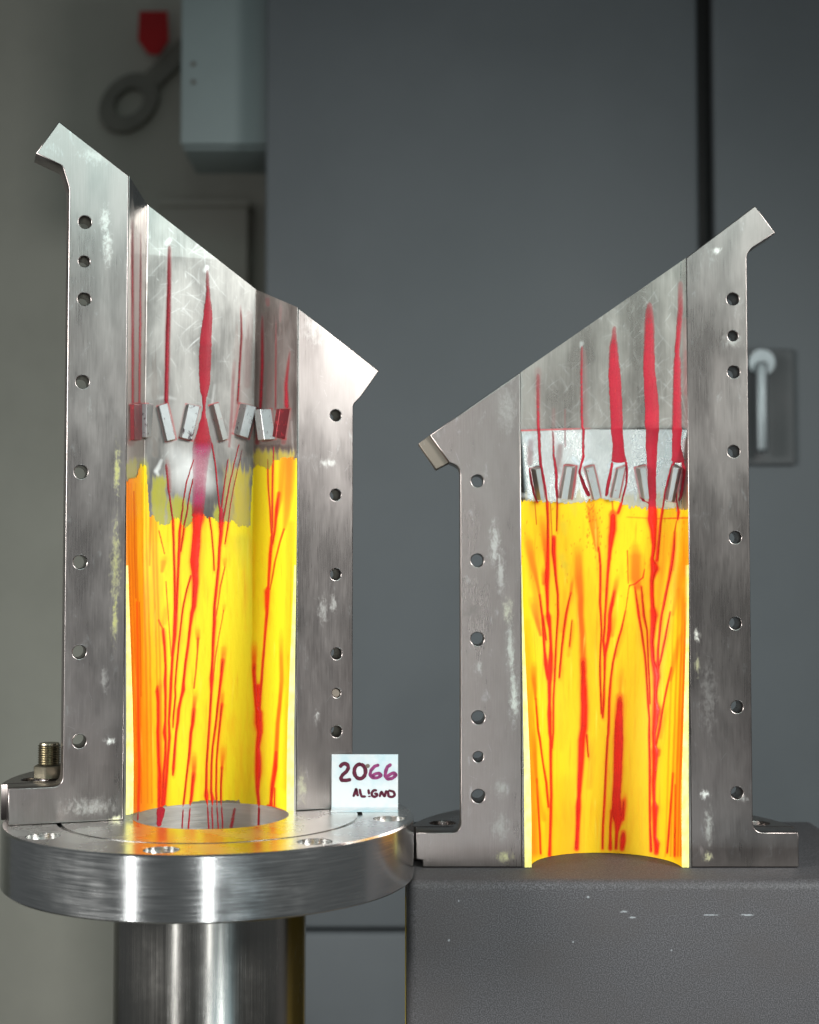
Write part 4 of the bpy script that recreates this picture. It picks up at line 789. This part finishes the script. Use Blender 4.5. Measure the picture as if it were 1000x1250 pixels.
letter('digit', [[(165, 225), (185, 195), (215, 182), (245, 197), (254, 228), (235, 265), (195, 298), (176, 330), (187, 355), (230, 356), (282, 346)]], 4.6, M_INK)
letter('digit', [ell(370, 265, 58, 74)], 4.7, M_INK)
letter('digit', [[(568, 197), (520, 212), (482, 255), (472, 303), (500, 330), (550, 330), (588, 305), (572, 282), (530, 287), (492, 312)]], 4.0, M_INK2)
letter('digit', [[(692, 190), (650, 217), (632, 265), (627, 313), (652, 343), (700, 336), (738, 302), (724, 278), (690, 287), (648, 315)]], 4.2, M_INK2)
letter('letter', [[(303, 524), (318, 480), (332, 438), (342, 480), (350, 518)], [(312, 492), (348, 486)]], 3.1, M_INK)
letter('letter', [[(368, 442), (376, 485), (388, 520), (432, 520)]], 3.1, M_INK)
letter('letter', [[(456, 446), (464, 500)], [(466, 512), (467, 526)]], 3.1, M_INK)
letter('letter', [[(545, 458), (512, 455), (490, 480), (493, 512), (520, 525), (545, 512), (546, 492), (515, 490)]], 3.1, M_INK)
letter('letter', [[(570, 526), (584, 480), (590, 468), (615, 515), (622, 520), (640, 455)]], 3.1, M_INK)
letter('letter', [[(655, 458), (662, 520), (700, 526), (728, 505), (712, 470), (660, 456)]], 3.1, M_INK)
c0 = np.array(sp3(449, 935)) - np.array([float(sg0[0] + sg1[0]) / 2, SY, szb])
bm = bmesh.new(); bmesh.ops.create_cone(bm, cap_ends=True, segments=24, radius1=0.0013, radius2=0.0013, depth=0.0004)
for v in bm.verts: v.co = (c0[0] + v.co.x, -0.0001 + v.co.z, c0[2] + v.co.y)
from_bm('rivet', bm, M_MILL, sign, 40)

# ------------------------------------------------------------------ bolt standing on the rear flange behind the left plate
bp = at_y(56, 950, -0.005); M_BOLT = machined('greasy bolt steel', (0.30, 0.27, 0.20), 0.3, 0, (1, 1, 200))
bolt = thing('flange_bolt', 'greasy threaded bolt with hexagon nut behind the foot of the left duct half', 'bolt', (FLX + 0.0, 0, FLZ))
loc = np.array([-0.0935, 0.0329, FT + 0.0004]) @ LF.M + LF.o; bolt.location = loc
bm = bmesh.new(); bmesh.ops.create_cone(bm, cap_ends=True, segments=6, radius1=0.0095, radius2=0.0095, depth=0.008)
for v in bm.verts: v.co.z += 0.0043
bmesh.ops.bevel(bm, geom=list(bm.edges), offset=0.0006, segments=1, affect='EDGES'); from_bm('nut', bm, M_BOLT, bolt)
prof = [(0.0, 0.0085)]
for k in range(9): prof += [(0.0068, 0.0087 + k * 0.0014), (0.0060, 0.0094 + k * 0.0014)]
prof += [(0.0058, 0.0215), (0.0, 0.0215)]
bm = lathe([(max(r, 1e-5), z) for r, z in prof], 32); from_bm('threaded_shank', bm, M_BOLT, bolt)

# ------------------------------------------------------------------ background: grey cabinet, wall box, panel, hanging tool
CYB = 1.02
def bx(px0, px1, py0, py1, Y):                         # a pixel rectangle set on the plane y = Y
    a, b = at_y(px0, py0, Y), at_y(px1, py1, Y); return float(a[0]), float(b[0]), float(b[2]), float(a[2])
M_CAB = painted('charcoal cabinet paint', lin(99, 104, 107), 0.5, 0.05, 0.35, 4, 0.03)
x0, x1, z0, z1 = bx(326, 862, -260, 1134, CYB)
cab = thing('steel_cabinet', 'tall charcoal painted steel cabinet with plain doors and a lever handle', 'cabinet', ((x0 + 1.0) / 2, CYB, FLOOR))
cxm = (x0 + 1.0) / 2; cab_left = x0 + 0.0035
def part(name, X0, X1, Yf, Yb, Z0, Z1, mat, bev=0.004): return from_bm(name, box_bm(X0 - cxm, X1 - cxm, Yf - CYB, Yb - CYB, Z0, Z1, bev, 3), mat, cab, 30)
part('carcass', x0 + 0.004, 1.0, CYB + 0.03, CYB + 0.42, 0.001, z1 + 0.02, painted('dark cabinet gap', (0.02, 0.018, 0.017), 0.6), 0.003)
part('door', x0, x1, CYB, CYB + 0.028, z0, z1, M_CAB, 0.006)
xr = float(at_y(877, 600, CYB)[0]); part('door', xr, 1.0, CYB + 0.004, CYB + 0.028, z0, z1, M_CAB, 0.006)
zk = float(at_y(400, 1139, CYB)[2]); part('base_panel', x0, 1.0, CYB - 0.002, CYB + 0.028, 0.06, zk, M_CAB, 0.004)
M_HAN = machined('handle chrome', (0.30, 0.33, 0.34), 0.45)
h0, h1 = at_y(931, 442, CYB - 0.03), at_y(930, 553, CYB - 0.03)
bm = bmesh.new(); r = bmesh.ops.create_cone(bm, cap_ends=True, segments=24, radius1=0.017, radius2=0.014, depth=0.03)
for v in bm.verts: v.co = (v.co.x + h0[0] - cxm, v.co.z - 0.014, v.co.y + h0[2])
box_bm(float(h1[0]) - 0.008 - cxm, float(h1[0]) + 0.008 - cxm, -0.040, -0.026, float(h1[2]), float(h0[2]), 0.005, 3, bm)
han = from_bm('lever_handle', bm, M_HAN, cab, 40)
bm = box_bm(float(h0[0]) - 0.019 - cxm, float(h0[0]) + 0.05 - cxm, -0.004, 0.0038, float(h1[2]) - 0.014, float(h0[2]) + 0.022, 0.003, 2); from_bm('handle_plate', bm, painted('handle plate', lin(84, 87, 88), 0.5), han)

WBY = 1.10; x0, x1, z0, z1 = bx(224, 330, -120, 181, WBY); x1 = cab_left
M_BOX = painted('pale blue grey enamel', lin(146, 158, 158), 0.5, 0.04, 0.3, 6)
wb = thing('wall_box', 'pale blue grey enamelled wall box fixed high on the side of the cabinet', 'wall box', ((x0 + x1) / 2, WBY, z0)); m = (x0 + x1) / 2
from_bm('box_body', box_bm(x0 - m, x1 - m, 0.006, 0.13, 0.0, z1 - z0, 0.004, 2), M_BOX, wb, 30)
from_bm('front_cover', box_bm(x0 - m - 0.001, x1 - m, -0.006, 0.005, 0.004, z1 - z0, 0.003, 2), M_BOX, wb, 30)
for (a, b) in ((237, 102), (237, 80)):
    q = at_y(a, b, WBY); bm = bmesh.new(); bmesh.ops.create_uvsphere(bm, u_segments=12, v_segments=6, radius=0.0035)
    for v in bm.verts: v.co = (v.co.x + q[0] - m, v.co.y * 0.5 - 0.0062, v.co.z + q[2] - z0)
    from_bm('screw', bm, M_MILL, wb, 60)
x0, x1, z0, z1 = bx(196, 292, 252, 2300, WY - 0.05)
lb = thing('wall_trunking', 'pale grey flat duct cover running up the wall beside the cabinet', 'wall duct', ((x0 + x1) / 2, WY - 0.05, 0.0)); m = (x0 + x1) / 2
from_bm('cover', box_bm(x0 - m, x1 - m, 0.0, 0.049, 0.001, z1, 0.004, 2), M_WALL, lb, 30)
from_bm('cap', box_bm(x0 - m - 0.003, x1 - m + 0.003, -0.003, 0.049, z1 + 0.0003, z1 + 0.012, 0.002, 2), M_WALL, lb, 30)
# hanging ring spanner with a red tag above it
HY = WY - 0.02; q = [at_y(a, b, HY) for a, b in ((158, 126), (206, 78), (190, 40))]
t0 = thing('hanging_spanner', 'dark ring spanner hanging slanted on the wall beside the wall box', 'spanner', tuple(float(v) for v in q[0])); M_TOOL = painted('dark tool steel', lin(128, 126, 116), 0.5)
bm = bmesh.new()
ang = math.atan2(float(q[1][2] - q[0][2]), float(q[1][0] - q[0][0])); R1, R2 = 0.050, 0.025; seg = 40
ring = []
for yy in (-0.008, 0.008):
    for rr in (R1, R2): ring.append([bm.verts.new((rr * 1.15 * math.cos(a) * math.cos(ang) - rr * .85 * math.sin(a) * math.sin(ang), yy, rr * 1.15 * math.cos(a) * math.sin(ang) + rr * .85 * math.sin(a) * math.cos(ang))) for a in np.linspace(0, 2 * math.pi, seg, endpoint=False)])
for a, b in ((0, 1), (1, 3), (3, 2), (2, 0)):
    for k in range(seg): bm.faces.new((ring[a][k], ring[a][(k + 1) % seg], ring[b][(k + 1) % seg], ring[b][k]))
from_bm('ring_end', bm, M_TOOL, t0, 30)
L = math.hypot(float(q[1][2] - q[0][2]), float(q[1][0] - q[0][0])) + 0.05
bm = box_bm(0.054, L + 0.03, -0.007, 0.007, -0.017, 0.017, 0.004, 2)
for v in bm.verts: v.co = (v.co.x * math.cos(ang) - v.co.z * math.sin(ang), v.co.y, v.co.x * math.sin(ang) + v.co.z * math.cos(ang))
from_bm('shank', bm, M_TOOL, t0, 30)
rq = at_y(190, 55, HY); bm = bmesh.new()
pts = [(-0.024, 0.05), (0.024, 0.05), (0.026, 0.0), (0.010, -0.024), (-0.008, -0.024), (-0.026, 0.0)]
f = [bm.verts.new((x, -0.0235, z)) for x, z in pts]; bk = [bm.verts.new((x, -0.0185, z)) for x, z in pts]
bm.faces.new(f); bm.faces.new(bk[::-1])
for i in range(6): bm.faces.new((f[i], f[(i + 1) % 6], bk[(i + 1) % 6], bk[i]))
o = from_bm('red_tag', bm, painted('red plastic', lin(190, 25, 30), 0.5)); o.location = tuple(float(v) for v in rq); tag(o, 'red plastic tag hanging above the ring spanner', 'tag')
